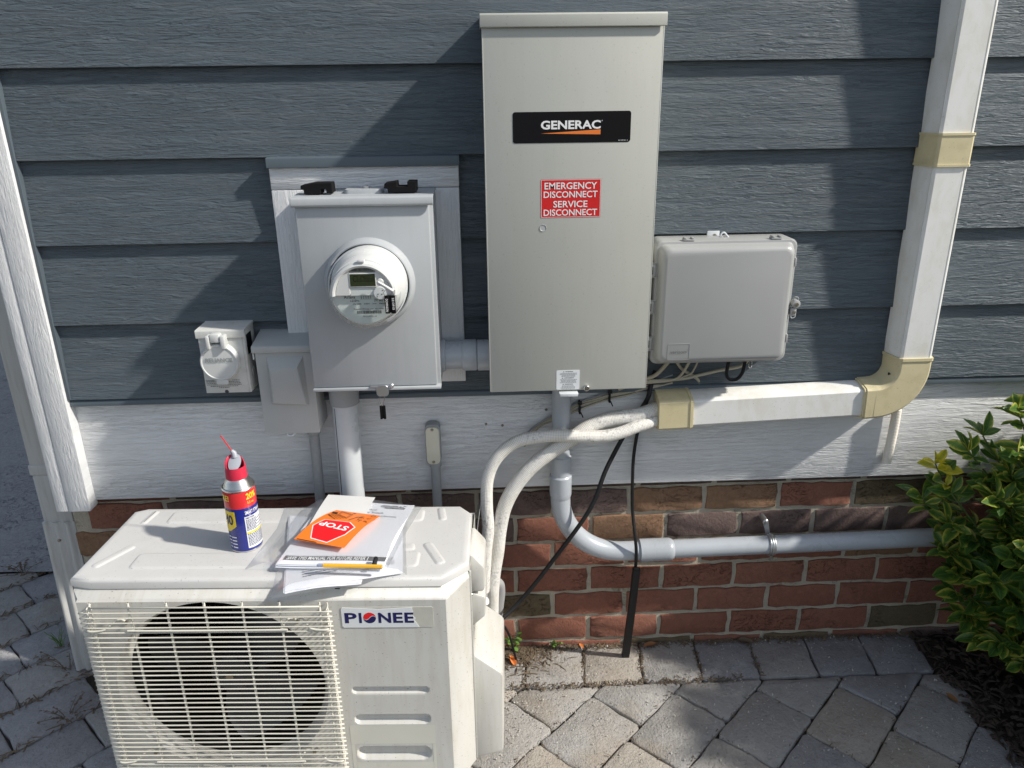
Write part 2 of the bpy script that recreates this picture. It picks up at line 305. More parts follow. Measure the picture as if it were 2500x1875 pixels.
class MB:
    def __init__(s): s.v = []; s.f = []; s.uv = {}
    def add(s, vs_, fs): 
        k = len(s.v); s.v += [tuple(p) for p in vs_]; s.f += [tuple(i+k for i in f) for f in fs]; return k
    def box(s, x0, x1, y0, y1, z0, z1, b=0.0, seg=2):
        if b <= 0:
            s.add([(x, y, z) for x in (x0, x1) for y in (y0, y1) for z in (z0, z1)], [(0, 1, 3, 2), (4, 6, 7, 5), (0, 4, 5, 1), (2, 3, 7, 6), (0, 2, 6, 4), (1, 5, 7, 3)])
            return s
        bm = bmesh.new(); bmesh.ops.create_cube(bm, size=1)
        for v in bm.verts: v.co = Vector(((x0+x1)/2+v.co.x*(x1-x0), (y0+y1)/2+v.co.y*(y1-y0), (z0+z1)/2+v.co.z*(z1-z0)))
        bmesh.ops.bevel(bm, geom=bm.edges[:], offset=b, segments=seg, profile=0.5, affect='EDGES')
        return s.bm(bm)
    def bm(s, bm):
        bm.verts.index_update(); s.add([v.co[:] for v in bm.verts], [[v.index for v in f.verts] for f in bm.faces]); bm.free(); return s
    def prism(s, poly, axis, a, b, bev=0.0, seg=2):
        """polygon in the plane across axis ('x','y','z') from a to b"""
        def P(p, t): return {'x': (t, p[0], p[1]), 'y': (p[0], t, p[1]), 'z': (p[0], p[1], t)}[axis]
        n = len(poly); bm = bmesh.new()
        A = [bm.verts.new(P(p, a)) for p in poly]; B = [bm.verts.new(P(p, b)) for p in poly]
        bm.faces.new(A); bm.faces.new(B[::-1])
        for i in range(n): bm.faces.new((A[i], A[(i+1) % n], B[(i+1) % n], B[i]))
        bmesh.ops.recalc_face_normals(bm, faces=bm.faces)
        if bev: bmesh.ops.bevel(bm, geom=bm.edges[:], offset=bev, segments=seg, profile=0.5, affect='EDGES')
        return s.bm(bm)
    def loft(s, rings, cap0=True, cap1=True, closed=True):
        k = len(s.v); n = len(rings[0])
        for r in rings: s.v += [tuple(p) for p in r]
        for i in range(len(rings)-1):
            for j in range(n if closed else n-1):
                a = k+i*n+j; b = k+i*n+(j+1) % n
                s.f.append((a, b, b+n, a+n))
        if cap0: s.f.append(tuple(k+j for j in range(n))[::-1])
        if cap1: s.f.append(tuple(k+(len(rings)-1)*n+j for j in range(n)))
        return s
    def lathe(s, prof, c, axis='z', n=32, a0=0.0, a1=2*PI):
        """prof: (radius, along) pairs; axis 'z' up or 'y' (along is world y)"""
        full = abs(a1-a0-2*PI) < 1e-6; m = n if full else n+1
        rings = []
        for r, h in prof:
            ring = []
            for j in range(m):
                a = a0+(a1-a0)*j/n
                if axis == 'z': ring.append((c[0]+r*math.cos(a), c[1]+r*math.sin(a), h))
                elif axis == 'y': ring.append((c[0]+r*math.cos(a), h, c[1]+r*math.sin(a)))
                else: ring.append((h, c[0]+r*math.cos(a), c[1]+r*math.sin(a)))
            rings.append(ring)
        return s.loft(rings, False, False, full)
    def tube(s, path, r, n=10, cap=True, uv=False, sq=1.0):
        """sweep along path; r constant or list"""
        P = [Vector(p) for p in path]; k0 = len(s.v); T = []
        for i in range(len(P)):
            T.append((P[min(i+1, len(P)-1)]-P[max(i-1, 0)]).normalized())
        up = Vector((0, 0, 1)) if abs(T[0].z) < 0.9 else Vector((0, 1, 0))
        N = (up-T[0]*up.dot(T[0])).normalized(); L = 0; rings = []
        for i, p in enumerate(P):
            if i: N = (N-T[i]*N.dot(T[i])).normalized(); L += (P[i]-P[i-1]).length
            B = T[i].cross(N); rr = r[i] if isinstance(r, (list, tuple)) else r
            rings.append([p+N*math.cos(2*PI*j/n)*rr*sq+B*math.sin(2*PI*j/n)*rr for j in range(n)])
            for j in range(n): s.uv[k0+i*n+j] = (L, j/n*2*PI*rr)
        return s.loft(rings, cap, cap)
    def grid(s, fn, nu, nv, thick=None):
        """surface from fn(u,v) -> xyz, u,v in 0..1"""
        vs_ = [fn(i/nu, j/nv) for j in range(nv+1) for i in range(nu+1)]
        fs = [(j*(nu+1)+i, j*(nu+1)+i+1, (j+1)*(nu+1)+i+1, (j+1)*(nu+1)+i) for j in range(nv) for i in range(nu)]
        if thick:
            k = len(vs_); vs_ += [(x-thick[0], y-thick[1], z-thick[2]) for x, y, z in vs_]
            fs += [tuple(i+k for i in f[::-1]) for f in fs]
            edge = [i for i in range(nu)]+[(j+1)*(nu+1)-1 for j in range(nv)]+[(nv+1)*(nu+1)-1-i for i in range(nu)]+[(nv-j)*(nu+1) for j in range(nv)]
            for a, b in zip(edge, edge[1:]+edge[:1]): fs.append((b, a, a+k, b+k))
        s.add(vs_, fs); return s
    def disc(s, c, r, y, n=24, a0=0, a1=2*PI):
        full = abs(a1-a0-2*PI) < 1e-6
        s.add([(c[0]+r*math.cos(a0+(a1-a0)*i/n), y, c[1]+r*math.sin(a0+(a1-a0)*i/n)) for i in range(n if full else n+1)], [tuple(range(n if full else n+1))])
        return s
    def quadxz(s, x0, x1, z0, z1, y):
        s.add([(x0, y, z0), (x1, y, z0), (x1, y, z1), (x0, y, z1)], [(0, 1, 2, 3)]); return s
    def mesh(s, name, calc=True):
        me = bpy.data.meshes.new(name); me.from_pydata(s.v, [], s.f)
        if s.uv:
            ul = me.uv_layers.new(name='UVMap')
            for l in me.loops: ul.data[l.index].uv = s.uv.get(l.vertex_index, (0, 0))
        if calc:
            bm = bmesh.new(); bm.from_mesh(me); bmesh.ops.recalc_face_normals(bm, faces=bm.faces); bm.to_mesh(me); bm.free()
        return me
    def obj(s, name, mat, parent=None, local=False, sharp=32, calc=True):
        return finish(name, s.mesh(name, calc), mat, parent, local, sharp)
def rr(x0, x1, z0, z1, r, n=5):
    """rounded rectangle outline"""
    out = []
    for cx, cz, a in ((x1-r, z1-r, 0), (x0+r, z1-r, PI/2), (x0+r, z0+r, PI), (x1-r, z0+r, 1.5*PI)):
        for i in range(n+1): out.append((cx+r*math.cos(a+PI/2*i/n), cz+r*math.sin(a+PI/2*i/n)))
    return out
def spline(pts, n=8):
    P = [Vector(p) for p in pts]; out = []
    for i in range(len(P)-1):
        p0, p1, p2, p3 = P[max(i-1, 0)], P[i], P[i+1], P[min(i+2, len(P)-1)]
        for k in range(n):
            t = k/n
            out.append(0.5*((2*p1)+(p2-p0)*t+(2*p0-5*p1+4*p2-p3)*t*t+(3*p1-p0-3*p2+p3)*t**3))
    out.append(P[-1]); return out
# lettering: all strings turned to flat meshes at once
WORDS = {}
def preload(items):
    obs = []
    for s_, bold in items:
        c = bpy.data.curves.new('lettering', 'FONT'); c.body = s_; c.size = 1; c.offset = bold; c.resolution_u = 3
        o = bpy.data.objects.new('lettering', c); COL.objects.link(o); obs.append((s_, bold, o, c))
    dg = bpy.context.evaluated_depsgraph_get()
    for s_, bold, o, c in obs:
        me = bpy.data.meshes.new_from_object(o.evaluated_get(dg))
        v = [tuple(p.co[:2]) for p in me.vertices]; f = [tuple(p.vertices) for p in me.polygons]
        x0 = min(p[0] for p in v); x1 = max(p[0] for p in v); y0 = min(p[1] for p in v); y1 = max(p[1] for p in v)
        WORDS[(s_, bold)] = ([((a-x0)/(x1-x0), (b-y0)/(y1-y0)) for a, b in v], f, (x1-x0)/(y1-y0))
        bpy.data.objects.remove(o); bpy.data.curves.remove(c); bpy.data.meshes.remove(me)
def word(mb, s_, fn, bold=0.0):
    """lay a word into mb; fn maps (0..1 along, 0..1 up) to xyz"""
    v, f, asp = WORDS[(s_, bold)]
    mb.add([fn(a, b) for a, b in v], f); return mb
def flat(x0, x1, z0, z1, y):
    return lambda a, b: (x0+(x1-x0)*a, y, z0+(z1-z0)*b)
def wordxz(mb, s_, x0, x1, z0, z1, y, bold=0.0):
    return word(mb, s_, flat(x0, x1, z0, z1, y), bold)
B1, B2 = 0.012, 0.03
preload([('GENERAC', B2), ('GENERAC', B1), ('EMERGENCY', B1), ('DISCONNECT', B1), ('SERVICE', B1), ('0K1258 REV A', 0.0), ('WARNING', B2), ('AVERTISSEMENT', B2), ('ADVERTENCIA', B2),
         ('Aclara', B1), ('i-210+c', B1), ('297 682 524', B1), ('CL 200   240V   3W   FM2S', B1), ('DominionEnergy.com  42176353', B1), ('DESCRIPTION 58', 0.0), ('CLOSEd', 0.0),
         ('DOMINION', B1), ('2313915', B1), ('RELIANCE', B2), ('DANGER', B1), ('verizon', B1), ('STOP', B2), ('SAVE THIS MANUAL FOR FUTURE REFER', B1), ('nual', 0.0), ('er Switch', 0.0),
         ('d Non-Service Entrance', 0.0), ('P', B2), ('I', B2), ('N', B2), ('E', B2), ('40', B2), ('SMART STRAW', B1), ('20%', B2), ('RE!', B2), ('5.5 oz.', B1), ('DIRECTIONS', B1), ('®', 0.0)])

# ================================================================== HOUSE WALL
house = thing('house', 'house side wall of slate lap siding over a white board and a red brick base', 'house', (-1.42, 0, 0))
MB().box(-1.44, 5.0, 0.03, 6.0, -0.3, 5.2).obj('side_wall', m_slate, house)
bwall = MB().box(-1.458, 2.3, 0.0055, 0.028, -0.25, 0.51).obj('brick_wall', m_mortar, house)
def brick_mesh(seed):
    r = random.Random(seed); L, H, D, n = 0.1915, 0.0700, 0.05, 7
    bm = bmesh.new(); pts = []
    xs = [i/n for i in range(n+1)]
    for t in xs: pts.append((t*L, 0))
    for t in (1/3, 2/3): pts.append((L, t*H))
    for t in xs[::-1]: pts.append((t*L, H))
    for t in (2/3, 1/3): pts.append((0, t*H))
    out = []
    for x, z in pts:
        j = 0.0024
        out.append((x-L/2+r.uniform(-j, j), z-H/2+r.uniform(-j, j)*1.2))
    mb = MB(); rings = []
    for sc, y in ((1.0, D), (1.0, 0.0045), (0.985, 0.0012), (0.955, 0.0)):
        rings.append([((x if sc == 1 else x-math.copysign((1-sc)*0.075, x)), y+(r.uniform(-.0008, .0008) if y < .004 else 0), (z if sc == 1 else z-math.copysign((1-sc)*0.05, z))) for x, z in out])
    mb.loft(rings, False, True)
    return mb.mesh('brick')
bricks = [brick_mesh(i) for i in range(6)]
for b_ in bricks:
    for p in b_.polygons: p.use_smooth = True
    b_.set_sharp_from_angle(angle=math.radians(40))
brick_sets = {}
COURSE, MOD = 0.0813, 0.2032
tones = {5: [2, 2, 1, 1, 0, 3, 1], 4: [2, 0, 1, 2, 2, 2, 2], 3: [0, 0, 0, 0, 0, 1, 0], 2: [0, 0, 0, 0, 0, 0, 0], 1: [3, 0, 0, 0, 0, 0, 0], 0: [0, 0, 0, 0, 0, 0, 3, 0]}
jx = {6: -0.18, 5: 0.0, 4: -0.1016, 3: 0.0, 2: -0.1016, 1: 0.0, 0: -0.1016, -1: 0.0, -2: -0.1}   # a head joint of each course
def put_brick(me_i, tone, x, y, z, sx=1.0, sz=1.0):
    key = (me_i, tone)
    if key not in brick_sets:
        m2 = bricks[me_i].copy(); m2.materials.append(m_brick[tone]); brick_sets[key] = m2
    o = bpy.data.objects.new('brick', brick_sets[key]); COL.objects.link(o); o.parent = bwall
    o.location = Vector((x, y, z))-Vector((-1.42, 0, 0)); o.scale = (sx, 1, sz)
    o.rotation_euler = (random.uniform(-.006, .006), random.uniform(-.006, .006), random.uniform(-.006, .006))
rb = random.Random(3)
for c in range(-2, 7):
    k0 = -8
    for k in range(k0, 9):
        xl = jx[c]+k*MOD; xc = xl+MOD/2
        x0 = max(xl, -1.468); x1 = min(xl+MOD, 1.9)
        if x1-x0 < 0.05: continue
        tn = tones.get(c)
        idx = k+2
        tone = tn[idx] if tn and 0 <= idx < len(tn) else rb.choice([0, 0, 0, 2, 3] if c < 4 else [0, 0, 2, 2, 1])
        zc = c*COURSE+COURSE/2
        if c == 6:
            if x0 > 1.5: continue
            put_brick(rb.randrange(6), rb.choice([2, 2, 0, 3]), (x0+x1)/2, 0.004, 0.497, (x1-x0)/MOD, 0.22)
            continue
        put_brick(rb.randrange(6), tone, (x0+x1)/2, rb.uniform(-.001, .0015), zc, (x1-x0-0.0117)/(MOD-0.0117), 1.0)
# siding courses
zb = [0.793, 0.977, 1.160, 1.342, 1.525, 1.708, 1.891, 2.074]
for i, z0 in enumerate(zb):
    j = random.Random(i).uniform(-.0006, .0006)
    MB().prism([(-0.0500+j, z0), (-0.0335, z0+0.205), (-0.0245, z0+0.205), (-0.0390+j, z0)], 'x', -1.372, 2.3, 0.0008, 1).obj('siding_board', m_siding, house)
MB().box(-1.372, 2.3, -0.024, 0.03, 0.78, 2.25).obj('sheathing', m_slate, house)
MB().box(-1.372, 2.3, -0.029, 0.006, 0.513, 0.7745, 0.002).obj('band_board', m_band, house)
MB().prism([(-0.047, 0.7755), (-0.047, 0.786), (-0.040, 0.7925), (-0.0245, 0.7925), (-0.0245, 0.7755)], 'x', -1.371, 2.3, 0.001, 1).obj('drip_cap', m_slate, house)
MB().box(-1.425, -1.3715, -0.062, -0.02, 0.4985, 2.25, 0.0025).obj('corner_trim', m_trimv, house)
MB().box(-1.3712, -1.3635, -0.0535, -0.022, 0.7935, 2.25, 0.002).obj('caulk_strip', m_slate, house)
MB().box(-1.457, -1.4262, -0.060, 0.09, 0.4985, 2.25, 0.0025).obj('corner_trim', m_trimv, house)
for x, z in ((-0.376, 0.693), (-0.225, 0.727), (-0.31, 0.62), (-0.335, 0.688)):
    MB().disc((x, z), 0.0028, -0.0305, 8).lathe([(0.0035, -0.0293), (0.0028, -0.0315)], (x, z), 'y', 8).obj('nail', m_screw, house)

# ================================================================== GROUND
GZ = -0.02
g = MB(); g.add([(-60, -60, GZ-0.011), (60, -60, GZ-0.011), (60, 60, GZ-0.011), (-60, 60, GZ-0.011)], [(0, 1, 2, 3)])
tag(g.obj('ground', m_joint), kind='structure')
a = MB(); 
def asph(u, v):
    x = -12+u*10.55; y = 0.47+v*16; 
    return (x, y+(0.03*mnoise.noise(Vector((x*4, 0, 3))) if v == 0 else 0), GZ+0.006)
a.grid(asph, 160, 2)
tag(a.obj('asphalt', m_asphalt), kind='structure')
s_ = MB()
def soil(u, v):
    x = 0.80+u*2.6; y = 0.01-v*2.4
    ex = 0.03*mnoise.noise(Vector((y*7, 1, 5)))
    return (x+ex*(1-u), y, GZ-0.012+0.03*u+0.012*mnoise.noise(Vector((x*9, y*9, 0)))+0.006*mnoise.noise(Vector((x*31, y*31, 2))))
s_.grid(soil, 70, 60)
tag(s_.obj('garden_bed', m_soil), kind='structure')
patio = bpy.data.objects.new('paving', None); COL.objects.link(patio); patio['kind'] = 'structure'
ROOTM[patio.name] = Matrix.Identity(4)
def clip(poly, nx, ny, d):
    out = []
    for i in range(len(poly)):
        p, q = poly[i], poly[(i+1) % len(poly)]
        a_ = nx*p[0]+ny*p[1]-d; b_ = nx*q[0]+ny*q[1]-d
        if a_ >= 0: out.append(p)
        if (a_ >= 0) != (b_ >= 0):
            t = a_/(a_-b_); out.append((p[0]+(q[0]-p[0])*t, p[1]+(q[1]-p[1])*t))
    return out
def area(p): return abs(sum(p[i][0]*p[(i+1) % len(p)][1]-p[(i+1) % len(p)][0]*p[i][1] for i in range(len(p))))/2
rp = random.Random(11)
def paver(poly, tone):
    if len(poly) < 3 or area(poly) < 0.0012: return
    cx = sum(p[0] for p in poly)/len(poly); cy = sum(p[1] for p in poly)/len(poly)
    pts = []
    n = len(poly)
    for i in range(n):
        p, q = Vector(poly[i]).to_2d(), Vector(poly[(i+1) % n]).to_2d()
        L = (q-p).length
        if L < 0.004: continue
        m_ = 5 if L > 0.08 else 2
        for k in range(m_):
            t = (k+(0.18 if k == 0 else 0 if k < m_-1 else 0.1))/m_
            if k == 0 and m_ > 2: pts.append(p.lerp(q, 0.05))
            else: pts.append(p.lerp(q, t))
        pts.append(p.lerp(q, 0.95))
    C2 = Vector((cx, cy)); rings = []
    tilt = (rp.uniform(-.010, .010), rp.uniform(-.010, .010)); dz = rp.uniform(-.0022, .0022)
    jit = [rp.uniform(-.0030, .0026) for _ in pts]
    for inset, z in ((0.0014, -0.035), (0.0016, -0.0050), (0.0028, -0.0016), (0.0058, 0.0)):
        ring = []
        for p, j in zip(pts, jit):
            d = (p-C2); l = d.length; q = C2+d*max(0.1, (l-inset*1.25-j)/l)-C2
            ring.append((q.x, q.y, z+q.x*tilt[0]+q.y*tilt[1]+(rp.uniform(-.0007, .0007) if z > -.01 else 0)))
        rings.append(ring)
    mb = MB().loft(rings, False, True)
    me = mb.mesh('paver')
    for f in me.polygons: f.use_smooth = True
    me.set_sharp_from_angle(angle=math.radians(50)); me.materials.append(m_paver[tone])
    o = bpy.data.objects.new('paver', me); COL.objects.link(o); o.parent = patio; o.location = (cx, cy, GZ+dz)
# border course along the wall
for k in range(-8, 8):
    x0 = -0.280+k*0.1605
    if x0 > 0.72 or x0 < -1.43: continue
    sh = 0.03 if k < 4 else 0.0
    poly = [(x0+0.005, 0.006), (x0+0.161+0.005, 0.004), (x0+0.1605-0.012, -0.158), (x0-0.012, -0.157)]
    paver(poly, rp.choice([0, 2, 0, 1] if k < 2 else [0, 2, 2]))  # sun and shade put into the tones: tan only at the lit end
# 45 degree field
S2 = math.sqrt(2)
cnt = 0
for k in range(-16, 9):
    v0 = 0.211+k*0.155
    for nn in range(-14, 16):
        u0 = 0.067-0.155*k+0.213*nn
        poly = []
        for (uu, vv) in ((u0, v0), (u0+0.213, v0), (u0+0.213, v0+0.155), (u0, v0+0.155)):
            poly.append(((-uu+vv)/S2, (-uu-vv)/S2))
        cx = sum(p[0] for p in poly)/4; cy = sum(p[1] for p in poly)/4
        if cx < -2.6 or cx > 1.0 or cy < -0.95 or cy > 0.6: continue
        if cx > -1.43-0.12 and cy > -0.05 and cx < 3 and cx > -1.46: continue
        if cx > -1.5: poly = clip(poly, 0, -1, 0.163)      # stay in front of the border course
        else: poly = clip(clip(poly, -1, 0, 1.40), 0, -1, -0.47)
        poly = clip(poly, -1, 0, -0.86-0.03*math.sin(cy*20))
        right = cx > 0.05
        paver(poly, rp.choice([0, 0, 2, 2, 1] if right else [0, 1, 1, 0] if cx > -1.0 else [2, 2, 0]))  # more tan in sun, more slate in shade: light put into the tones

# ================================================================== DOWNSPOUT
ds = thing('downspout', 'grey painted rain downspout at the left corner of the house', 'downspout', (-1.51, 0.06, 0))
MB().box(-1.549, -1.470, 0.022, 0.095, 0.57, 2.3, 0.006).obj('pipe', m_dsp, ds)
MB().box(-1.5515, -1.4685, 0.019, 0.097, 0.562, 0.592, 0.004).obj('coupling', m_dsp, ds)
MB().box(-1.549, -1.470, 0.022, 0.095, 0.42, 0.5625, 0.006).obj('pipe', m_dsp, ds)
fl = []
nf = 28
for i in range(nf+1):
    t = i/nf; fl.append((-1.551+0.084*t, 0.019-0.0045*math.sin(t*3*2*PI)*(0 < i < nf)))
fl += [(-1.467, 0.098), (-1.551, 0.098)]
low = MB(); low.loft([[(x+0.030*(0.425-z)/0.44*0.6, y-(0.425-z)*0.10, z) for x, y in fl] for z in (0.425, 0.3, 0.15, GZ+0.002)])
low.obj('fluted_pipe', m_dsp, ds, sharp=50)
MB().lathe([(0.0, 0.0065), (0.0035, 0.008), (0.005, 0.012), (0.005, 0.016)], (-1.513, 0.375), 'y', 10).obj('screw', m_screw, ds)

# ================================================================== METER ASSEMBLY
bb = thing('backing_board', 'white painted wood backing board with slate cap behind the meter box', 'board', (-0.625, -0.04, 0.82))
MB().box(-0.830, -0.421, -0.060, -0.028, 1.2745, 1.324, 0.002).obj('top_rail', m_band, bb)
MB().box(-0.830, -0.725, -0.060, -0.028, 0.820, 1.2735, 0.002).obj('stile', m_trimv, bb)
MB().box(-0.526, -0.4215, -0.060, -0.028, 0.820, 1.2735, 0.002).obj('stile', m_trimv, bb)
MB().box(-0.7245, -0.5265, -0.058, -0.028, 0.820, 1.2735, 0.002).obj('panel', m_band, bb)
MB().prism([(-0.068, 1.3205), (-0.068, 1.340), (-0.066, 1.342), (-0.03, 1.344), (-0.03, 1.3245), (-0.0615, 1.3245), (-0.0615, 1.3205)], 'x', -0.833, -0.4185, 0.0008, 1).obj('cap_flashing', m_slate, bb)

mbx = thing('meter_box', 'tall light grey metal meter box mounted on the white backing board', 'meter box', (-0.615, -0.06, 0.85))
MB().box(-0.757, -0.4735, -0.168, -0.0605, 0.853, 1.268, 0.003).obj('case', m_met, mbx)
MB().box(-0.7555, -0.4815, -0.1805, -0.1665, 0.8565, 1.262, 0.003).obj('cover', m_met, mbx)
MB().prism([(-0.188, 1.2515), (-0.1905, 1.2555), (-0.1885, 1.2675), (-0.184, 1.2715), (-0.0605, 1.2735), (-0.0605, 1.2695), (-0.182, 1.2675), (-0.1855, 1.2515)], 'x', -0.7605, -0.472, 0.0006, 1).obj('top_lip', m_met, mbx)
MB().box(-0.757, -0.4735, -0.1865, -0.16, 0.849, 0.8555, 0.0015).obj('bottom_lip', m_met, mbx)
hb = MB(); o_ = rr(-0.660, -0.579, -0.145, -0.088, 0.012)
hb.loft([[(x, y, z) for x, y in [(cx*s+(-0.6195)*(1-s), cy*s+(-0.1165)*(1-s)) for cx, cy in o_]] for s, z in ((1.0, 1.2715), (1.0, 1.276), (0.96, 1.280), (0.90, 1.2805))])
hb.obj('hub_plate', m_met, mbx)
MB().lathe([(0.009, 1.2800), (0.0085, 1.2845), (0.005, 1.2860), (0.0, 1.2862)], (-0.617, -0.112), 'z', 14).obj('plug', m_flex, mbx)
MB().box(-0.630, -0.578, -0.1895, -0.182, 0.8565, 0.8605, 0.001).prism(rr(-0.617, -0.590, 0.836, 0.862, 0.008), 'y', -0.1905, -0.1880, 0.0006, 1).obj('hasp', m_zinc, mbx)
MB().lathe([(0.0, -0.1935), (0.004, -0.1925), (0.0055, -0.1905)], (-0.583, 0.8605), 'y', 12).obj('screw', m_zinc, mbx)
MC = (-0.613, 1.092)
MB().lathe([(0.0955, -0.180), (0.0955, -0.186), (0.093, -0.195), (0.089, -0.2035), (0.0865, -0.205), (0.084, -0.203), (0.083, -0.19)], MC, 'y', 64).obj('socket_ring', m_met, mbx)

em = thing('electric_meter', 'round white electricity meter with dark green display in the grey meter box', 'meter', (-0.613, -0.20, 1.092))
mc = (-0.609, 1.098)
MB().lathe([(0.081, -0.190), (0.0815, -0.222), (0.0800, -0.228), (0.0785, -0.229), (0.0765, -0.226)], MC, 'y', 64).obj('sealing_ring', m_mring, em)
MB().lathe([(0.0775, -0.205), (0.0765, -0.235), (0.0735, -0.246), (0.0715, -0.250), (0.0695, -0.262), (0.0685, -0.286), (0.0655, -0.2945), (0.060, -0.2965), (0.0, -0.2965)], mc, 'y', 64).obj('cover', m_mwhite, em)
# label plate in the lower half
lp = MB(); lp.add([(mc[0]+0.0595*math.cos(a_), -0.2975, mc[1]-0.004+0.0595*math.sin(a_)) for a_ in [PI+PI*i/32 for i in range(33)]], [tuple(range(33))])
lp.obj('label_plate', m_mgrey, em)
# hood: upper half dome with thick rolled arch
hd = MB(); n = 40; rings = []
for r, y in ((0.0665, -0.2935), (0.0665, -0.303), (0.0645, -0.309), (0.060, -0.3115), (0.0565, -0.3095), (0.0550, -0.3055), (0.0535, -0.3045), (0.028, -0.3045)):
    rings.append([(mc[0]+r*math.cos(PI*i/n), y, mc[1]-0.004+r*math.sin(PI*i/n)) for i in range(n+1)])
hd.loft(rings, False, False, False); hd.obj('hood', m_mwhite, em)
MB().prism([(mc[0]-0.055, 1.094), (mc[0]-0.0275, 1.094), (mc[0]-0.0255, 1.098), (mc[0]-0.0255, 1.146), (mc[0]-0.030, 1.146), (mc[0]-0.044, 1.130), (mc[0]-0.052, 1.114)], 'y', -0.3065, -0.297, 0.0012, 1).obj('hood_panel', m_mwhite, em)
MB().prism([(mc[0]+0.0275, 1.094), (mc[0]+0.056, 1.094), (mc[0]+0.052, 1.114), (mc[0]+0.044, 1.130), (mc[0]+0.030, 1.146), (mc[0]+0.0255, 1.146), (mc[0]+0.0255, 1.1)], 'y', -0.3065, -0.297, 0.0012, 1).obj('hood_panel', m_mwhite, em)
MB().quadxz(mc[0]-0.0255, mc[0]+0.0255, 1.094, 1.1095, -0.3050).obj('grey_plate', m_mgrey, em)
MB().prism(rr(mc[0]-0.0255, mc[0]+0.0265, 1.125, 1.149, 0.009), 'y', -0.3055, -0.30).obj('display_header', m_strip, em)
MB().box(mc[0]-0.0262, mc[0]+0.0272, -0.3075, -0.300, 1.1105, 1.1395, 0.001).obj('display_frame', m_mwhite, em)
MB().quadxz(mc[0]-0.0240, mc[0]+0.0250, 1.1130, 1.1372, -0.30785).obj('display', m_lcd, em)
t_ = MB(); wordxz(t_, 'CLOSEd', mc[0]-0.018, mc[0]+0.0225, 1.122, 1.1345, -0.3081); t_.obj('display_digits', m_lcdd, em)
bc = MB(); rbar = random.Random(5)
x = mc[0]-0.020
while x < mc[0]+0.021:
    w_ = rbar.choice([.0005, .0008, .0012]); bc.quadxz(x, x+w_, 1.1425, 1.1475, -0.3058); x += w_+rbar.choice([.0006, .001])
bc.quadxz(mc[0]-0.022, mc[0]+0.022, 1.1405, 1.1412, -0.3058)
bc.obj('barcode', m_ink, em)
tx = MB(); yy = -0.2979
wordxz(tx, 'Aclara', -0.6500, -0.6275, 1.0862, 1.0922, yy, B1); wordxz(tx, 'i-210+c', -0.6375, -0.6200, 1.0795, 1.0842, yy, B1)
wordxz(tx, '297 682 524', -0.5905, -0.5640, 1.0796, 1.0848, yy, B1)
wordxz(tx, 'CL 200   240V   3W   FM2S', -0.6330, -0.5690, 1.0738, 1.0765, yy, B1)
wordxz(tx, 'DominionEnergy.com  42176353', -0.6320, -0.5720, 1.0630, 1.0662, yy, B1)
wordxz(tx, 'DESCRIPTION 58', -0.6150, -0.5880, 1.0485, 1.0508, yy)
x = -0.6255
while x < -0.578: 
    w_ = rbar.choice([.0005, .0008, .0013]); tx.quadxz(x, min(x+w_, -0.577), 1.0550, 1.0612, yy); x += w_+rbar.choice([.0005, .0008])
for zz in (1.0845, 1.0922): tx.quadxz(-0.6180, -0.5945, zz-0.0003, zz, yy)
for i in range(5):
    for j in range(3): tx.quadxz(-0.6165+i*0.0045, -0.6140+i*0.0045, 1.0858+j*0.002, 1.0868+j*0.002, yy)
tx.obj('label_print', m_ink, em)
MB().lathe([(0.0, -0.3085), (0.012, -0.308), (0.0135, -0.306), (0.0135, -0.296)], (-0.5765, 1.0985), 'y', 24).obj('port', m_mring, em)
for dx, dz in ((-.004, -.002), (.0035, -.002), (.006, .006), (-.006, -.007), (.0075, -.0075)):
    MB().disc((-0.5765+dx, 1.0985+dz), 0.0013, -0.3088, 8).obj('port_hole', m_screw, em)
gl_ = MB(); rings = []
for r, y in ((0.0690, -0.262), (0.0690, -0.288), (0.0670, -0.3010), (0.0610, -0.3070), (0.0, -0.3080)):
    rings.append([(mc[0]+r*math.cos(PI+PI*i/40), y, mc[1]-0.0045+r*math.sin(PI+PI*i/40)) for i in range(41)])
gl_.loft(rings, False, False, False); gl_.obj('glass_cover', m_glass, em)
MB().box(mc[0]-0.007, mc[0]+0.007, -0.3125, -0.300, 1.160, 1.1655, 0.0012).obj('hood_latch', m_mwhite, em)
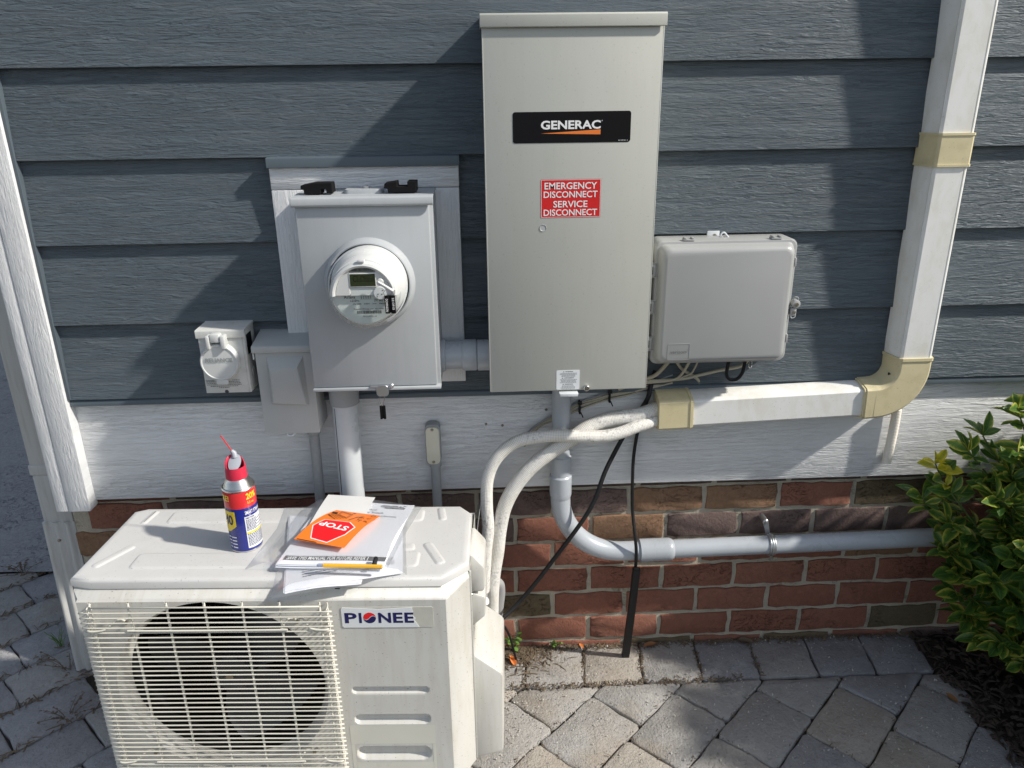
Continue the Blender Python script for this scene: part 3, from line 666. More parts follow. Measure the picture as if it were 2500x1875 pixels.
# seals
def seal(name_label, x, z, y, key):
    s1 = thing('seal_tag', name_label, 'tag', (x, y, z))
    w2 = 0.0205 if key else 0.013; h2 = 0.036 if key else 0.032
    t_ = 0.0 if key else 0.0
    MB().box(x-w2/2, x-0.0012, y-0.0025, y+0.0025, z-h2, z, 0.001).box(x+0.0012, x+w2/2, y-0.0025, y+0.0025, z-h2, z, 0.001).box(x-w2/2+0.001, x+w2/2-0.001, y-0.001, y+0.0035, z-h2+0.0015, z-0.0005).obj('tag_body', m_lblk, s1)
    if key:
        MB().tube(spline([(x-0.010, y, z), (x-0.011, y-0.004, z+0.008), (x+0.0, y-0.004, z+0.015), (x+0.010, y-0.003, z+0.012), (x+0.009, y, z)], 8), 0.0006, 6).obj('wire_loop', m_chr, s1)
        MB().tube([(x-0.019, y-0.004, z+0.0285), (x-0.006, y-0.006, z+0.0205), (x+0.008, y-0.006, z+0.0105)], [0.0055, 0.0038, 0.0048], 10, sq=0.5).lathe([(0, y-0.007), (0.0065, y-0.006), (0.007, y)], (x-0.0165, z+0.0275), 'y', 16).obj('plastic_key', m_mwhite, s1)
        q = MB(); word(q, 'DOMINION', lambda a_, b_: (x-0.0085+0.0045*b_, y-0.0028, z-0.006-0.026*a_), B1)
        word(q, '2313915', lambda a_, b_: (x+0.0042+0.0042*b_, y-0.0028, z-0.004-0.024*a_), B1); q.obj('tag_print', m_white, s1)
    else:
        MB().tube(spline([(x, y, z-0.002), (x-0.005, y-0.001, z+0.012), (x+0.001, y-0.001, z+0.032), (x+0.006, y-0.001, z+0.020), (x+0.001, y, z-0.001)], 8), 0.0007, 6).obj('wire_loop', m_chr, s1)
seal('black seal tag with white key hanging on the round meter', -0.5570, 1.0955, -0.3170, True)
seal('black seal tag on a wire hanging below the meter box hasp', -0.6065, 0.8130, -0.1885, False)
# foam blocks on the box
fb = MB().prism([(-0.738, 1.2740), (-0.703, 1.2740), (-0.703, 1.2835), (-0.692, 1.2835), (-0.692, 1.2755), (-0.679, 1.2755), (-0.680, 1.2965), (-0.716, 1.2965), (-0.744, 1.2915), (-0.744, 1.284), (-0.738, 1.2825)], 'y', -0.158, -0.120, 0.0012, 1)
tag(fb.obj('foam_block', m_foamb), 'black foam block with a notch below, left on top of the meter box', 'foam block', 'black foam blocks on the meter box')
fb = MB().prism([(-0.566, 1.2745), (-0.507, 1.2745), (-0.506, 1.2970), (-0.525, 1.2970), (-0.5255, 1.2868), (-0.546, 1.2868), (-0.546, 1.2970), (-0.572, 1.2930), (-0.574, 1.2835), (-0.566, 1.2822)], 'y', -0.158, -0.118, 0.0012, 1)
tag(fb.obj('foam_block', m_foamb), 'black U-shaped foam block open at the top, right on the meter box', 'foam block', 'black foam blocks on the meter box')
# conduit between meter box and transfer switch
cn = thing('conduit_coupling', 'short fat grey pvc conduit joining the meter box to the tall box', 'conduit', (-0.42, -0.1, 0.90))
MB().lathe([(0.030, -0.474), (0.038, -0.474), (0.038, -0.466), (0.0325, -0.463), (0.0325, -0.425)], (-0.1, 0.900), 'x', 32).obj('adapter', m_pvc, cn)
MB().lathe([(0.0325, -0.428), (0.0355, -0.424), (0.0365, -0.420), (0.0365, -0.396), (0.035, -0.393), (0.030, -0.392)], (-0.1, 0.899), 'x', 32).obj('coupling', m_pvc, cn)
MB().lathe([(0.030, -0.3935), (0.0362, -0.3905), (0.0362, -0.35)], (-0.1, 0.898), 'x', 32).obj('sleeve', m_pvc, cn)

# ================================================================== TRANSFER SWITCH
ts = thing('transfer_switch', 'tall grey green steel transfer switch box with black and red labels', 'switch box', (-0.19, -0.04, 0.84))
MB().box(-0.360, -0.0195, -0.190, -0.0405, 0.848, 1.590, 0.002).obj('case', m_gen, ts)
fc = MB().box(-0.3635, -0.0165, -0.2005, -0.186, 0.8425, 1.584, 0.0022)
fc.box(-0.0185, -0.0155, -0.2005, -0.150, 0.8435, 1.584, 0.001); fc.box(-0.3645, -0.3615, -0.2005, -0.150, 0.8435, 1.584, 0.001)
fc.obj('front_cover', m_gen, ts)
MB().prism([(-0.2065, 1.5790), (-0.2075, 1.5800), (-0.2075, 1.6005), (-0.2050, 1.6035), (-0.0405, 1.6115), (-0.0405, 1.589), (-0.2040, 1.589), (-0.2040, 1.5790)], 'x', -0.3675, -0.0125, 0.0009, 2).obj('top_hood', m_gen, ts)
Y0 = -0.2005
lb = MB().prism(rr(-0.3075, -0.0735, 1.3700, 1.4285, 0.005), 'y', Y0-0.0006, Y0+0.001).obj('brand_label', m_lblk, ts)
q = MB(); wordxz(q, 'GENERAC', -0.252, -0.1335, 1.3955, 1.4120, Y0-0.0009, B2); wordxz(q, '®', -0.1320, -0.1295, 1.4095, 1.4120, Y0-0.0009); wordxz(q, '0K1258 REV A', -0.0975, -0.0785, 1.3725, 1.3743, Y0-0.0009)
q.obj('brand_lettering', m_white, lb)
q = MB(); q.add([(-0.2525, Y0-0.0009, 1.3880), (-0.1335, Y0-0.0009, 1.3850), (-0.1335, Y0-0.0009, 1.3945)], [(0, 1, 2)]); q.obj('brand_wedge', m_lora, lb)
lr_ = MB().quadxz(-0.2520, -0.1295, 1.2235, 1.2995, Y0-0.0004).obj('warning_label', m_lred, ts)
q = MB(); yq = Y0-0.0008
for (wd, x0, x1, z0, z1) in (('EMERGENCY', -.2445, -.1375, 1.2800, 1.2935), ('DISCONNECT', -.2462, -.1362, 1.2632, 1.2762), ('SERVICE', -.2265, -.1565, 1.2438, 1.2570), ('DISCONNECT', -.2462, -.1362, 1.2272, 1.2402)):
    wordxz(q, wd, x0, x1, z0, z1, yq, B1)
for x0, x1, z0, z1 in ((-.2512, -.2505, 1.2243, 1.2987), (-.1310, -.1303, 1.2243, 1.2987), (-.2505, -.1310, 1.2243, 1.2249), (-.2505, -.1310, 1.2981, 1.2987)): q.quadxz(x0, x1, z0, z1, yq)
q.obj('warning_lettering', m_white, lr_)
MB().lathe([(0.0072, Y0-0.0004), (0.0068, Y0-0.0012), (0.0060, Y0-0.0004)], (-0.2470, 1.2030), 'y', 24).disc((-0.2470, 1.2030), 0.0062, Y0-0.0003, 20).obj('knockout', m_disc, ts)
wl = MB().prism(rr(-0.2170, -0.1655, 0.8455, 0.8905, 0.002), 'y', Y0-0.0006, Y0+0.001).obj('small_label', m_lwht, ts)
q = MB(); yq = Y0-0.0009; rl = random.Random(9)
for i, (wd, hw) in enumerate((('WARNING', .009), ('AVERTISSEMENT', .0115), ('ADVERTENCIA', .010))):
    z1 = 0.8885-i*0.0148; wordxz(q, wd, -0.1895-hw+0.001, -0.1895+hw, z1-0.0022, z1, yq, B2)
    q.add([(-0.1965-hw+0.003, yq, z1-0.0023), (-0.1935-hw+0.003, yq, z1-0.0023), (-0.1950-hw+0.003, yq, z1+0.0002)], [(0, 1, 2)])
    for j in range(4):
        hw2 = rl.uniform(.013, .021); zz = z1-0.0045-j*0.0024; x = -0.1912-hw2
        while x < -0.1912+hw2:
            L = rl.uniform(.0015, .004); q.quadxz(x, x+L, zz-0.0008, zz, yq); x += L+0.0008
q.obj('label_print', m_inkg, wl)
MB().lathe([(0.0, Y0-0.0085), (0.0055, Y0-0.0082), (0.0065, Y0-0.007), (0.0065, Y0)], (-0.1500, 0.8490), 'y', 20).obj('thumb_screw', m_chr, ts)
MB().box(-0.2110, -0.1690, -0.2140, -0.180, 0.8375, 0.8400, 0.0008).box(-0.2100, -0.170, -0.2150, -0.213, 0.8330, 0.8400, 0.0008).disc((-0.190, 0.8365), 0.003, -0.2154, 12).obj('hasp', m_mring, ts)

# ================================================================== INLET BOX
ib = thing('inlet_box', 'weathered grey generator inlet box with a round flip cover', 'power inlet box', (-0.96, -0.045, 0.82))
MB().box(-1.0165, -0.9130, -0.118, -0.0415, 0.8270, 0.9740, 0.003).obj('case', m_inl, ib)
MB().prism([(-0.1235, 0.9600), (-0.1245, 0.9760), (-0.1225, 0.9790), (-0.0415, 0.9810), (-0.0415, 0.9745), (-0.1185, 0.9745), (-0.1205, 0.9600)], 'x', -1.0195, -0.9105, 0.0008, 1).obj('top_lip', m_inl, ib)
MB().box(-1.0155, -0.9185, -0.1205, -0.117, 0.8285, 0.9600, 0.001).obj('face_plate', m_inl, ib)
IC = (-0.9715, 0.9065)
MB().lathe([(0.0440, -0.1195), (0.0440, -0.1270), (0.0425, -0.1345), (0.0405, -0.1370), (0.0385, -0.1370), (0.0375, -0.1355), (0.0, -0.1362)], IC, 'y', 48).obj('flip_cover', m_inlp, ib)
MB().box(-0.9920, -0.9840, -0.1440, -0.119, 0.9400, 0.9700, 0.002).box(-0.9600, -0.9500, -0.1440, -0.119, 0.9400, 0.9700, 0.002).box(-0.9835, -0.9605, -0.1420, -0.119, 0.9540, 0.9740, 0.004).obj('hinge', m_inlp, ib)
MB().box(-0.9850, -0.9580, -0.1360, -0.1250, 0.8530, 0.8660, 0.003).obj('latch_tab', m_inlp, ib)
q = MB()
wv, wf, _a = WORDS[('RELIANCE', B2)]
q.add([(-1.0010+0.0600*a_, -0.1372, 0.9075+0.0100*b_) for a_, b_ in wv], wf); q.add([(-1.0010+0.0600*a_, -0.1360, 0.9075+0.0100*b_) for a_, b_ in wv], wf)
me = q.mesh('cover_lettering'); bm = bmesh.new(); bm.from_mesh(me); bm.to_mesh(me); bm.free()
finish('cover_lettering', me, m_flex, ib)
q = MB(); wordxz(q, 'DANGER', -1.0125, -0.9930, 0.8575, 0.8605, -0.1209, B1)
for j, (x0, x1) in enumerate(((-.984, -.936), (-1.012, -.936), (-1.012, -.934), (-1.012, -.933), (-1.004, -.942), (-.985, -.962))):
    x = x0; zz = 0.8602-j*0.0036
    while x < x1:
        L = rl.uniform(.002, .005); 
        if j > 0 or x > -.955: q.quadxz(x, min(x+L, x1), zz-0.0013, zz, -0.1209)
        x += L+0.001
q.disc((-0.969, 0.8315), 0.0045, -0.1209, 14); q.obj('label_print', m_inkg, ib)
q = MB(); q.add([(-0.9126, -0.1080, 0.9150), (-0.9126, -0.070, 0.9150), (-0.9126, -0.070, 0.9620), (-0.9126, -0.1080, 0.9620)], [(0, 1, 2, 3)]); q.obj('side_label', m_lblk, ib)
MB().lathe([(0.0105, -0.9127), (0.0105, -0.9115), (0.0095, -0.9112), (0.0, -0.9112)], (-0.085, 0.87), 'x', 20).obj('knockout', m_inl, ib)

# ================================================================== DISCONNECT BOX
db = thing('disconnect_box', 'small grey disconnect box with an embossed front below the meter box', 'disconnect box', (-0.83, -0.045, 0.72))
MB().box(-0.8960, -0.7660, -0.1120, -0.0300, 0.7240, 0.9280, 0.002).obj('case', m_disc, db)
dc = MB(); dc.box(-0.8950, -0.7670, -0.1195, -0.110, 0.7215, 0.9250, 0.0018)
def scl(o, z): return o
E0 = [(-0.871, 0.796), (-0.785, 0.794), (-0.787, 0.9135), (-0.871, 0.9135)]; E1 = [(-0.8630, 0.806), (-0.7880, 0.800), (-0.8020, 0.8880), (-0.8620, 0.8880)]
dc.loft([[(x, -0.1190, z) for x, z in E0], [(x*0.85+x2*0.15, -0.1215, z*0.85+z2*0.15) for (x, z), (x2, z2) in zip(E0, E1)], [(x*0.12+x2*0.88, -0.1345, z*0.12+z2*0.88) for (x, z), (x2, z2) in zip(E0, E1)], [(x2+(-.827-x2)*.06, -0.1362, z2+(.845-z2)*.06) for x2, z2 in E1]], False, True)
dc.obj('door', m_disc, db, sharp=28)
MB().prism([(-0.1245, 0.9225), (-0.1265, 0.9260), (-0.1255, 0.9360), (-0.1235, 0.9390), (-0.0300, 0.9560), (-0.0300, 0.9285), (-0.1205, 0.9285), (-0.1215, 0.9225)], 'x', -0.9000, -0.7630, 0.0008, 1).obj('hood', m_disc, db)
MB().tube(spline([(-0.845, -0.116, 0.7215), (-0.843, -0.1185, 0.7165), (-0.833, -0.119, 0.7160), (-0.826, -0.116, 0.7215)], 6), 0.0018, 8).obj('hasp', m_mring, db)
MB().box(-0.9005, -0.8975, -0.1200, -0.108, 0.906, 0.922, 0.001).obj('latch', m_mring, db)
# flexible conduit
fx = thing('flex_conduit', 'thin ribbed grey flexible conduit below the disconnect box', 'conduit', (-0.80, -0.065, 0))
MB().lathe([(0.0130, 0.7235), (0.0185, 0.7225), (0.0185, 0.712), (0.0165, 0.706), (0.0165, 0.699), (0.0135, 0.697)], (-0.7950, -0.066), 'z', 20).obj('connector', m_flex, fx)
pr = []; z = 0.700
while z > -0.02: pr += [(0.0122, z), (0.0128, z-0.0015), (0.0128, z-0.0038), (0.0122, z-0.0053)]; z -= 0.0068
fxm = MB(); rings = [[(-0.7950-0.012*(0.70-h)/0.7+r*math.cos(2*PI*j/14), -0.066+r*math.sin(2*PI*j/14), h) for j in range(14)] for r, h in pr]
fxm.loft(rings); fxm.obj('conduit', m_flex, fx, sharp=60)
# riser pipe under meter box
rp_ = thing('riser_pipe', 'wide pale grey pvc riser pipe under the meter box', 'pipe', (-0.71, -0.09, 0))
MB().tube([(-0.7085, -0.094, 0.79), (-0.7120, -0.094, 0.4), (-0.714, -0.094, -0.02)], 0.0300, 28).obj('pipe', m_pvcl, rp_)
MB().lathe([(0.025, 0.851), (0.0375, 0.850), (0.0375, 0.836), (0.0345, 0.834), (0.0345, 0.786), (0.0300, 0.784)], (-0.7083, -0.094), 'z', 28).obj('adapter', m_flex, rp_)
q = MB().tube([(-0.7290, -0.1160, 0.78), (-0.7330, -0.1160, 0.5)], 0.0008, 4); q.obj('seam_line', m_inkg, rp_)
# small conduit body with cream cover
jb = thing('conduit_fitting', 'small cream covered conduit fitting on the white board', 'conduit fitting', (-0.508, -0.045, 0))
def pill(x0, x1, z0, z1): return rr(x0, x1, z0, z1, (x1-x0)/2*0.7, 6)
MB().prism(pill(-0.5270, -0.4900, 0.5970, 0.7080), 'y', -0.060, -0.0295, 0.002).obj('body', m_flex, jb)
MB().prism(pill(-0.5250, -0.4920, 0.6030, 0.7030), 'y', -0.066, -0.0600, 0.002).obj('cover', m_cream, jb)
for zz in (0.697, 0.610): MB().lathe([(0.0, -0.0685), (0.0032, -0.068), (0.0040, -0.066)], (-0.5085, zz), 'y', 10).obj('screw', m_screw, jb)
MB().lathe([(0.0150, 0.600), (0.0155, 0.590), (0.0120, 0.588), (0.0118, -0.02)], (-0.5060, -0.045), 'z', 18).obj('pipe', m_flex, jb)

# ================================================================== TELECOM BOX
tb = thing('telecom_box', 'square grey plastic telecom box beside the tall box', 'utility box', (0.16, -0.045, 0.88))
MB().prism(rr(0.0085, 0.3290, 0.8690, 1.1560, 0.018), 'y', -0.112, -0.0405, 0.003).obj('base', m_tel, tb)
lid = MB(); L0 = (0.0075, 0.3205, 0.8745, 1.1565)
def rring(i, y, r): return [(x, y, z) for x, z in rr(L0[0]+i, L0[1]-i, L0[2]+i, L0[3]-i, r, 8)]
lid.loft([rring(0, -0.1120, 0.016), rring(0, -0.1235, 0.016), rring(0.0012, -0.1255, 0.015), rring(0.0060, -0.1262, 0.014), rring(0.0066, -0.1290, 0.016), rring(0.0085, -0.1400, 0.018), rring(0.0115, -0.1470, 0.018), rring(0.0160, -0.1515, 0.017), rring(0.0215, -0.1530, 0.014)], True, True)
lid.obj('lid', m_tel, tb, sharp=38)
for zc in (1.094, 1.010, 0.924):
    MB().box(-0.0045, 0.0085, -0.1300, -0.1080, zc-0.014, zc+0.014, 0.0015).box(-0.006, 0.020, -0.1290, -0.1240, zc+0.0145, zc+0.0165, 0.0006).box(-0.006, 0.020, -0.1290, -0.1240, zc-0.0165, zc-0.0145, 0.0006).obj('hinge', m_tel, tb)
    MB().prism(rr(-0.0015, 0.0025, zc-0.009, zc+0.009, 0.0019, 3), 'y', -0.1306, -0.1295).obj('hinge_slot', m_dark, tb)
for zc in (1.105, 0.928): MB().box(0.3205, 0.3250, -0.1260, -0.1100, zc-0.010, zc+0.010, 0.001).obj('clip', m_tel, tb)
for xc in (0.080, 0.275): MB().box(xc-0.012, xc+0.012, -0.1260, -0.1080, 1.1570, 1.1605, 0.001).box(xc-0.010, xc-0.006, -0.126, -0.108, 1.1605, 1.1640, 0.0006).box(xc+0.006, xc+0.010, -0.126, -0.108, 1.1605, 1.1640, 0.0006).obj('clip', m_tel, tb)
MB().prism([(0.141, 1.120), (0.141, 1.1660), (0.170, 1.1660), (0.170, 1.1540), (0.168, 1.120)], 'y', -0.0500, -0.0400, 0.0015).obj('mounting_tab', m_mring, tb)
MB().lathe([(0, -0.0555), (0.004, -0.055), (0.0045, -0.050)], (0.1585, 1.1550), 'y', 12).obj('screw', m_screw, tb)
MB().tube(spline([(0.164, -0.075, 1.157), (0.166, -0.075, 1.163), (0.172, -0.075, 1.1655), (0.178, -0.075, 1.160), (0.190, -0.08, 1.146)], 6), 0.0022, 8).tube([(0.168, -0.075, 1.156), (0.181, -0.08, 1.142)], 0.002, 8).obj('hook', m_mring, tb)
MB().lathe([(0.0, -0.133), (0.0045, -0.133), (0.0055, -0.1325), (0.0085, -0.1320), (0.0095, -0.130), (0.0095, -0.115)], (0.3340, 1.0100), 'y', 20).obj('latch', m_tel, tb)
MB().lathe([(0.0, -0.1350), (0.004, -0.1350), (0.0050, -0.1335), (0.0052, -0.128)], (0.3340, 1.0100), 'y', 6).obj('latch_bolt', m_screw, tb)
MB().prism(rr(0.3240, 0.3370, 0.9820, 1.0000, 0.004), 'y', -0.128, -0.115, 0.001).tube(spline([(0.325, -0.126, 0.986), (0.326, -0.129, 0.978), (0.334, -0.129, 0.980), (0.335, -0.126, 0.990)], 5), 0.0012, 6).tube(spline([(0.327, -0.124, 1.018), (0.330, -0.127, 1.026), (0.338, -0.127, 1.024), (0.339, -0.124, 1.014)], 5), 0.0012, 6).obj('latch_plate', m_tel, tb)
MB().lathe([(0.0, -0.1300), (0.0042, -0.1298), (0.0048, -0.127)], (0.3310, 0.9910), 'y', 12).obj('latch_screw', m_chr, tb)
q = MB()
fr = rr(0.0400, 0.0905, 0.8920, 0.9300, 0.0025); fi = rr(0.0408, 0.0897, 0.8928, 0.9292, 0.002)
q.loft([[(x, -0.1530, z) for x, z in fr], [(x, -0.1538, z) for x, z in fr], [(x, -0.1538, z) for x, z in fi], [(x, -0.1530, z) for x, z in fi]], False, False)
q.obj('badge', m_tel, tb)
q = MB(); wordxz(q, 'verizon', 0.0455, 0.0810, 0.9070, 0.9150, -0.1540, B1)
q.add([(0.0805, -0.1540, 0.9125), (0.0818, -0.1540, 0.9125), (0.0830, -0.1540, 0.9105), (0.0853, -0.1540, 0.9180), (0.0862, -0.1540, 0.9180), (0.0834, -0.1540, 0.9085), (0.0826, -0.1540, 0.9085)], [tuple(range(7))])
me = q.mesh('badge_lettering'); finish('badge_lettering', me, M('badge_shade', (0.20, 0.20, 0.20), 0.4), tb)  # embossed lettering coloured darker, standing in for the shading of its relief

# ================================================================== LINE SET COVER
lc = thing('line_set_cover', 'white vinyl line set cover with yellowed clips running down and left along the wall', 'pipe cover', (0.65, -0.04, 0.75))
# cross-section: (across, out)
PROF = [(-0.0475, 0.0), (-0.0475, 0.020), (-0.0460, 0.026), (-0.0385, 0.0580), (-0.0365, 0.0620), (-0.0325, 0.0645), (0.0325, 0.0645), (0.0365, 0.0620), (0.0385, 0.0580), (0.0460, 0.026), (0.0475, 0.020), (0.0475, 0.0)]
def sweep_prof(mb, frames, k=1.0, y0=-0.041, extra=0.0):
    """frames: (centre x, centre z, across direction (x,z))"""
    rings = [[(cx+ax*a_*k, y0-o_*k-extra*(o_ > 0), cz+az*a_*k) for a_, o_ in PROF] for cx, cz, (ax, az) in frames]
    return mb.loft(rings)
VX = 0.6510
sweep_prof(MB(), [(VX, 0.835, (1, 0)), (VX, 1.34, (1, 0)), (VX-0.001, 2.3, (1, 0))]).obj('vertical_duct', m_cov, lc)
HA, HB_ = Vector((0.100, 0.7345)), Vector((0.585, 0.7515)); hd_ = (HB_-HA).normalized(); hn = (-hd_.y, hd_.x)
sweep_prof(MB(), [(HA.x, HA.y, hn), (HB_.x, HB_.y, hn)], 0.90).obj('horizontal_duct', m_cov, lc)
MB().box(VX-0.0392, VX-0.0376, -0.1020, -0.0985, 0.865, 2.3).obj('lid_seam', m_cov, lc)
MB().box(VX+0.0300, VX+0.0308, -0.1062, -0.1040, 0.865, 2.3).obj('lid_seam', m_cov, lc)
cl = MB(); sweep_prof(cl, [(VX, 1.3035, (1, 0)), (VX, 1.3085, (1, 0))], 1.085, -0.0405); sweep_prof(cl, [(VX, 1.3085, (1, 0)), (VX, 1.3685, (1, 0))], 1.055, -0.0405); sweep_prof(cl, [(VX, 1.3685, (1, 0)), (VX, 1.3735, (1, 0))], 1.085, -0.0405)
cl = cl.obj('coupling_clip', m_bei, lc)
MB().box(0.6060, 0.6230, -0.0830, -0.0790, 1.3330, 1.3430, 0.001).obj('screw_recess', m_dark, cl)
MB().lathe([(0, -0.0860), (0.0035, -0.0855), (0.004, -0.080)], (0.6105, 1.3380), 'y', 10).obj('screw', m_screw, cl)
fr_ = [(0.5450, 0.7501, hn), (0.5660, 0.7509, hn)]
for i in range(0, 13):
    t = i/12*PI/2; R = 0.0850
    cx = VX-R+R*math.sin(t); cz = 0.7515+R*(1-math.cos(t))
    fr_.append((cx, cz, (math.sin(t), -math.cos(t)) if False else (math.sin(t)*1.0, -math.cos(t)*1.0)))
fr2 = [(x, z, (a_[0], a_[1])) for x, z, a_ in fr_[:2]]
fr2 = [(x, z, (-a_[0], -a_[1])) for x, z, a_ in fr2]+fr_[2:]+[(VX, 0.8530, (1, 0)), (VX, 0.8640, (1, 0))]
el = MB(); sweep_prof(el, fr2, 1.045, -0.0405); sweep_prof(el, [(0.5400, 0.7499, hn), (0.5480, 0.7502, hn)], 1.01, -0.0405); sweep_prof(el, [(VX, 0.8580, (1, 0)), (VX, 0.8650, (1, 0))], 1.085, -0.0405)
el = el.obj('elbow', m_bei, lc)
MB().box(0.6010, 0.6160, -0.0850, -0.0800, 0.8130, 0.8220, 0.001).obj('screw_recess', m_dark, el)
MB().lathe([(0, -0.0885), (0.0035, -0.0880), (0.004, -0.082)], (0.6060, 0.8180), 'y', 10).obj('screw', m_screw, el)
ec = MB(); sweep_prof(ec, [(0.0420, 0.7330, hn), (0.0700, 0.7335, hn), (0.0900, 0.7342, hn), (0.1250, 0.7353, hn)], 1.0, -0.0405); sweep_prof(ec, [(0.1170, 0.7350, hn), (0.1225, 0.7352, hn)], 1.03, -0.0405)
ec = ec.obj('end_cap', m_bei, lc)
MB().box(0.0850, 0.0930, -0.0900, -0.0780, 0.7590, 0.7730, 0.001).obj('screw_recess', m_dark, ec)
dh = MB(); pr = []; z = 0.712
while z > 0.562: pr += [(0.0105, z), (0.0118, z-0.0012), (0.0118, z-0.0024), (0.0105, z-0.0036)]; z -= 0.0042
dh.loft([[(0.6555+0.004*math.sin((h-0.56)*14)+r*math.cos(2*PI*j/14), -0.048+r*math.sin(2*PI*j/14), h) for j in range(14)] for r, h in pr])
tag(dh.obj('drain_hose', m_ribw, sharp=70), 'short ribbed white drain hose hanging below the yellowed elbow', 'hose')

# ================================================================== GREY PVC CONDUIT
pv = thing('pvc_conduit', 'grey pvc conduit bending from under the tall box along the brick wall', 'conduit', (-0.19, -0.055, 0.33))
YP = -0.058
MB().tube([(-0.1905, YP, 0.85), (-0.190, YP, 0.56)], 0.0228, 28).obj('upper_pipe', m_pvc, pv)
MB().lathe([(0.0228, 0.616), (0.0262, 0.613), (0.0262, 0.598), (0.0245, 0.593), (0.0245, 0.556)], (-0.190, YP), 'z', 28).obj('adapter', m_pvc, pv)
MB().lathe([(0.0245, 0.562), (0.0282, 0.558), (0.0282, 0.508), (0.0270, 0.502), (0.0255, 0.497)], (-0.190, YP), 'z', 28).obj('coupling', m_pvc, pv)
arc = [(-0.190, YP, 0.54), (-0.190, YP, 0.515)]+[(-0.025-0.165*math.cos(t), YP, 0.494-0.165*math.sin(t)) for t in [i/20*PI/2 for i in range(21)]]+[(0.01, YP, 0.329), (0.03, YP, 0.329)]
MB().tube(arc, 0.0255, 28).obj('elbow', m_pvc, pv)
ax = Vector((0.9999, 0, 0.013))
def hp(x): return (x, YP, 0.329+(x-0.02)*0.0125)
MB().tube([hp(0.0195), hp(0.022), hp(0.095), hp(0.102), hp(0.108), hp(0.112)], [0.0265, 0.0305, 0.0305, 0.0300, 0.0275, 0.0240], 28).obj('bell_end', m_pvc, pv)
MB().tube([hp(0.10), hp(0.7), hp(1.7)], 0.0245, 28).obj('long_pipe', m_pvc, pv)
cp = thing('pipe_clamp', 'zinc strap clamp fixing the grey conduit to the brick wall', 'clamp', (0.372, -0.03, 0.37))
q = MB(); cz = hp(0.375)[2]
for dx, rr_ in ((-0.0055, 0.0262), (0.0, 0.0275), (0.0055, 0.0262)):
    q.tube([(0.372+dx, YP+rr_*math.cos(t), cz+rr_*math.sin(t)) for t in [math.radians(70+i*15) for i in range(15)]], 0.0030, 8)
q.obj('strap', m_zinc, cp)
MB().prism([(0.366, 0.352), (0.378, 0.352), (0.374, 0.372), (0.3700, 0.392), (0.3640, 0.396), (0.3575, 0.393), (0.3560, 0.386), (0.3600, 0.374)], 'y', -0.036, -0.0325, 0.0008, 1).prism(rr(0.3560, 0.3710, 0.379, 0.396, 0.007), 'y', -0.0345, -0.002, 0.001, 1).obj('ear', m_zinc, cp)
MB().lathe([(0, -0.0415), (0.0042, -0.041), (0.0052, -0.036)], (0.3635, 0.3875), 'y', 12).obj('screw', m_zinc, cp)

# ================================================================== HOSES AND CABLES
def cable(name, label, pts, r, mat, cat='cable', n=10, k=8, group=None, sq=1.0):
    o = MB().tube(spline(pts, k), r, n, True, True, sq).obj(name, mat, sharp=60)
    return tag(o, label, cat, group)
cable('insulated_hose', 'thick white mesh wrapped hose curving down right of the air conditioner, the inner one', [(0.085, -0.072, 0.748), (0.040, -0.073, 0.738), (0.0, -0.078, 0.728), (-0.078, -0.082, 0.719), (-0.124, -0.088, 0.704), (-0.168, -0.098, 0.678), (-0.216, -0.105, 0.650), (-0.266, -0.110, 0.612), (-0.306, -0.114, 0.564), (-0.334, -0.118, 0.510), (-0.348, -0.122, 0.450), (-0.356, -0.126, 0.385), (-0.366, -0.130, 0.325), (-0.372, -0.133, 0.26), (-0.375, -0.135, 0.17), (-0.380, -0.137, 0.06), (-0.381, -0.138, -0.015)], 0.0182, m_weave, 'hose', 16, 6, 'white mesh wrapped hoses')
cable('insulated_hose', 'thinner white mesh wrapped hose arching highest in front, the outer one', [(0.085, -0.070, 0.722), (0.050, -0.078, 0.716), (0.030, -0.086, 0.712), (-0.012, -0.100, 0.705), (-0.055, -0.110, 0.694), (-0.095, -0.116, 0.690), (-0.150, -0.122, 0.694), (-0.204, -0.124, 0.699), (-0.258, -0.124, 0.696), (-0.298, -0.124, 0.688), (-0.331, -0.124, 0.667), (-0.356, -0.126, 0.639), (-0.371, -0.128, 0.606), (-0.378, -0.131, 0.569), (-0.379, -0.135, 0.507), (-0.377, -0.140, 0.459), (-0.384, -0.148, 0.40), (-0.389, -0.154, 0.34), (-0.393, -0.157, 0.29)], 0.0150, m_weave, 'hose', 16, 6, 'white mesh wrapped hoses')
cable('hose_stub', 'cut off stub of white mesh wrapped hose hanging beside the air conditioner', [(-0.405, -0.155, 0.235), (-0.405, -0.155, 0.20), (-0.404, -0.155, 0.16), (-0.404, -0.155, 0.118)], 0.0150, m_weave, 'hose', 16, 5)
cable('foam_sleeve', 'dark grey foam sleeve bent over the white hoses by the air conditioner', [(-0.398, -0.150, 0.262), (-0.390, -0.140, 0.283), (-0.372, -0.128, 0.292), (-0.354, -0.118, 0.283), (-0.350, -0.112, 0.255), (-0.354, -0.110, 0.215), (-0.358, -0.108, 0.175)], 0.0130, m_foamg, 'pipe insulation', 14, 6)
cable('valve_cap', 'white round valve cap end beside the grey foam sleeve', [(-0.402, -0.158, 0.252), (-0.394, -0.164, 0.262), (-0.388, -0.168, 0.268)], 0.0115, m_mwhite, 'valve', 16, 3)
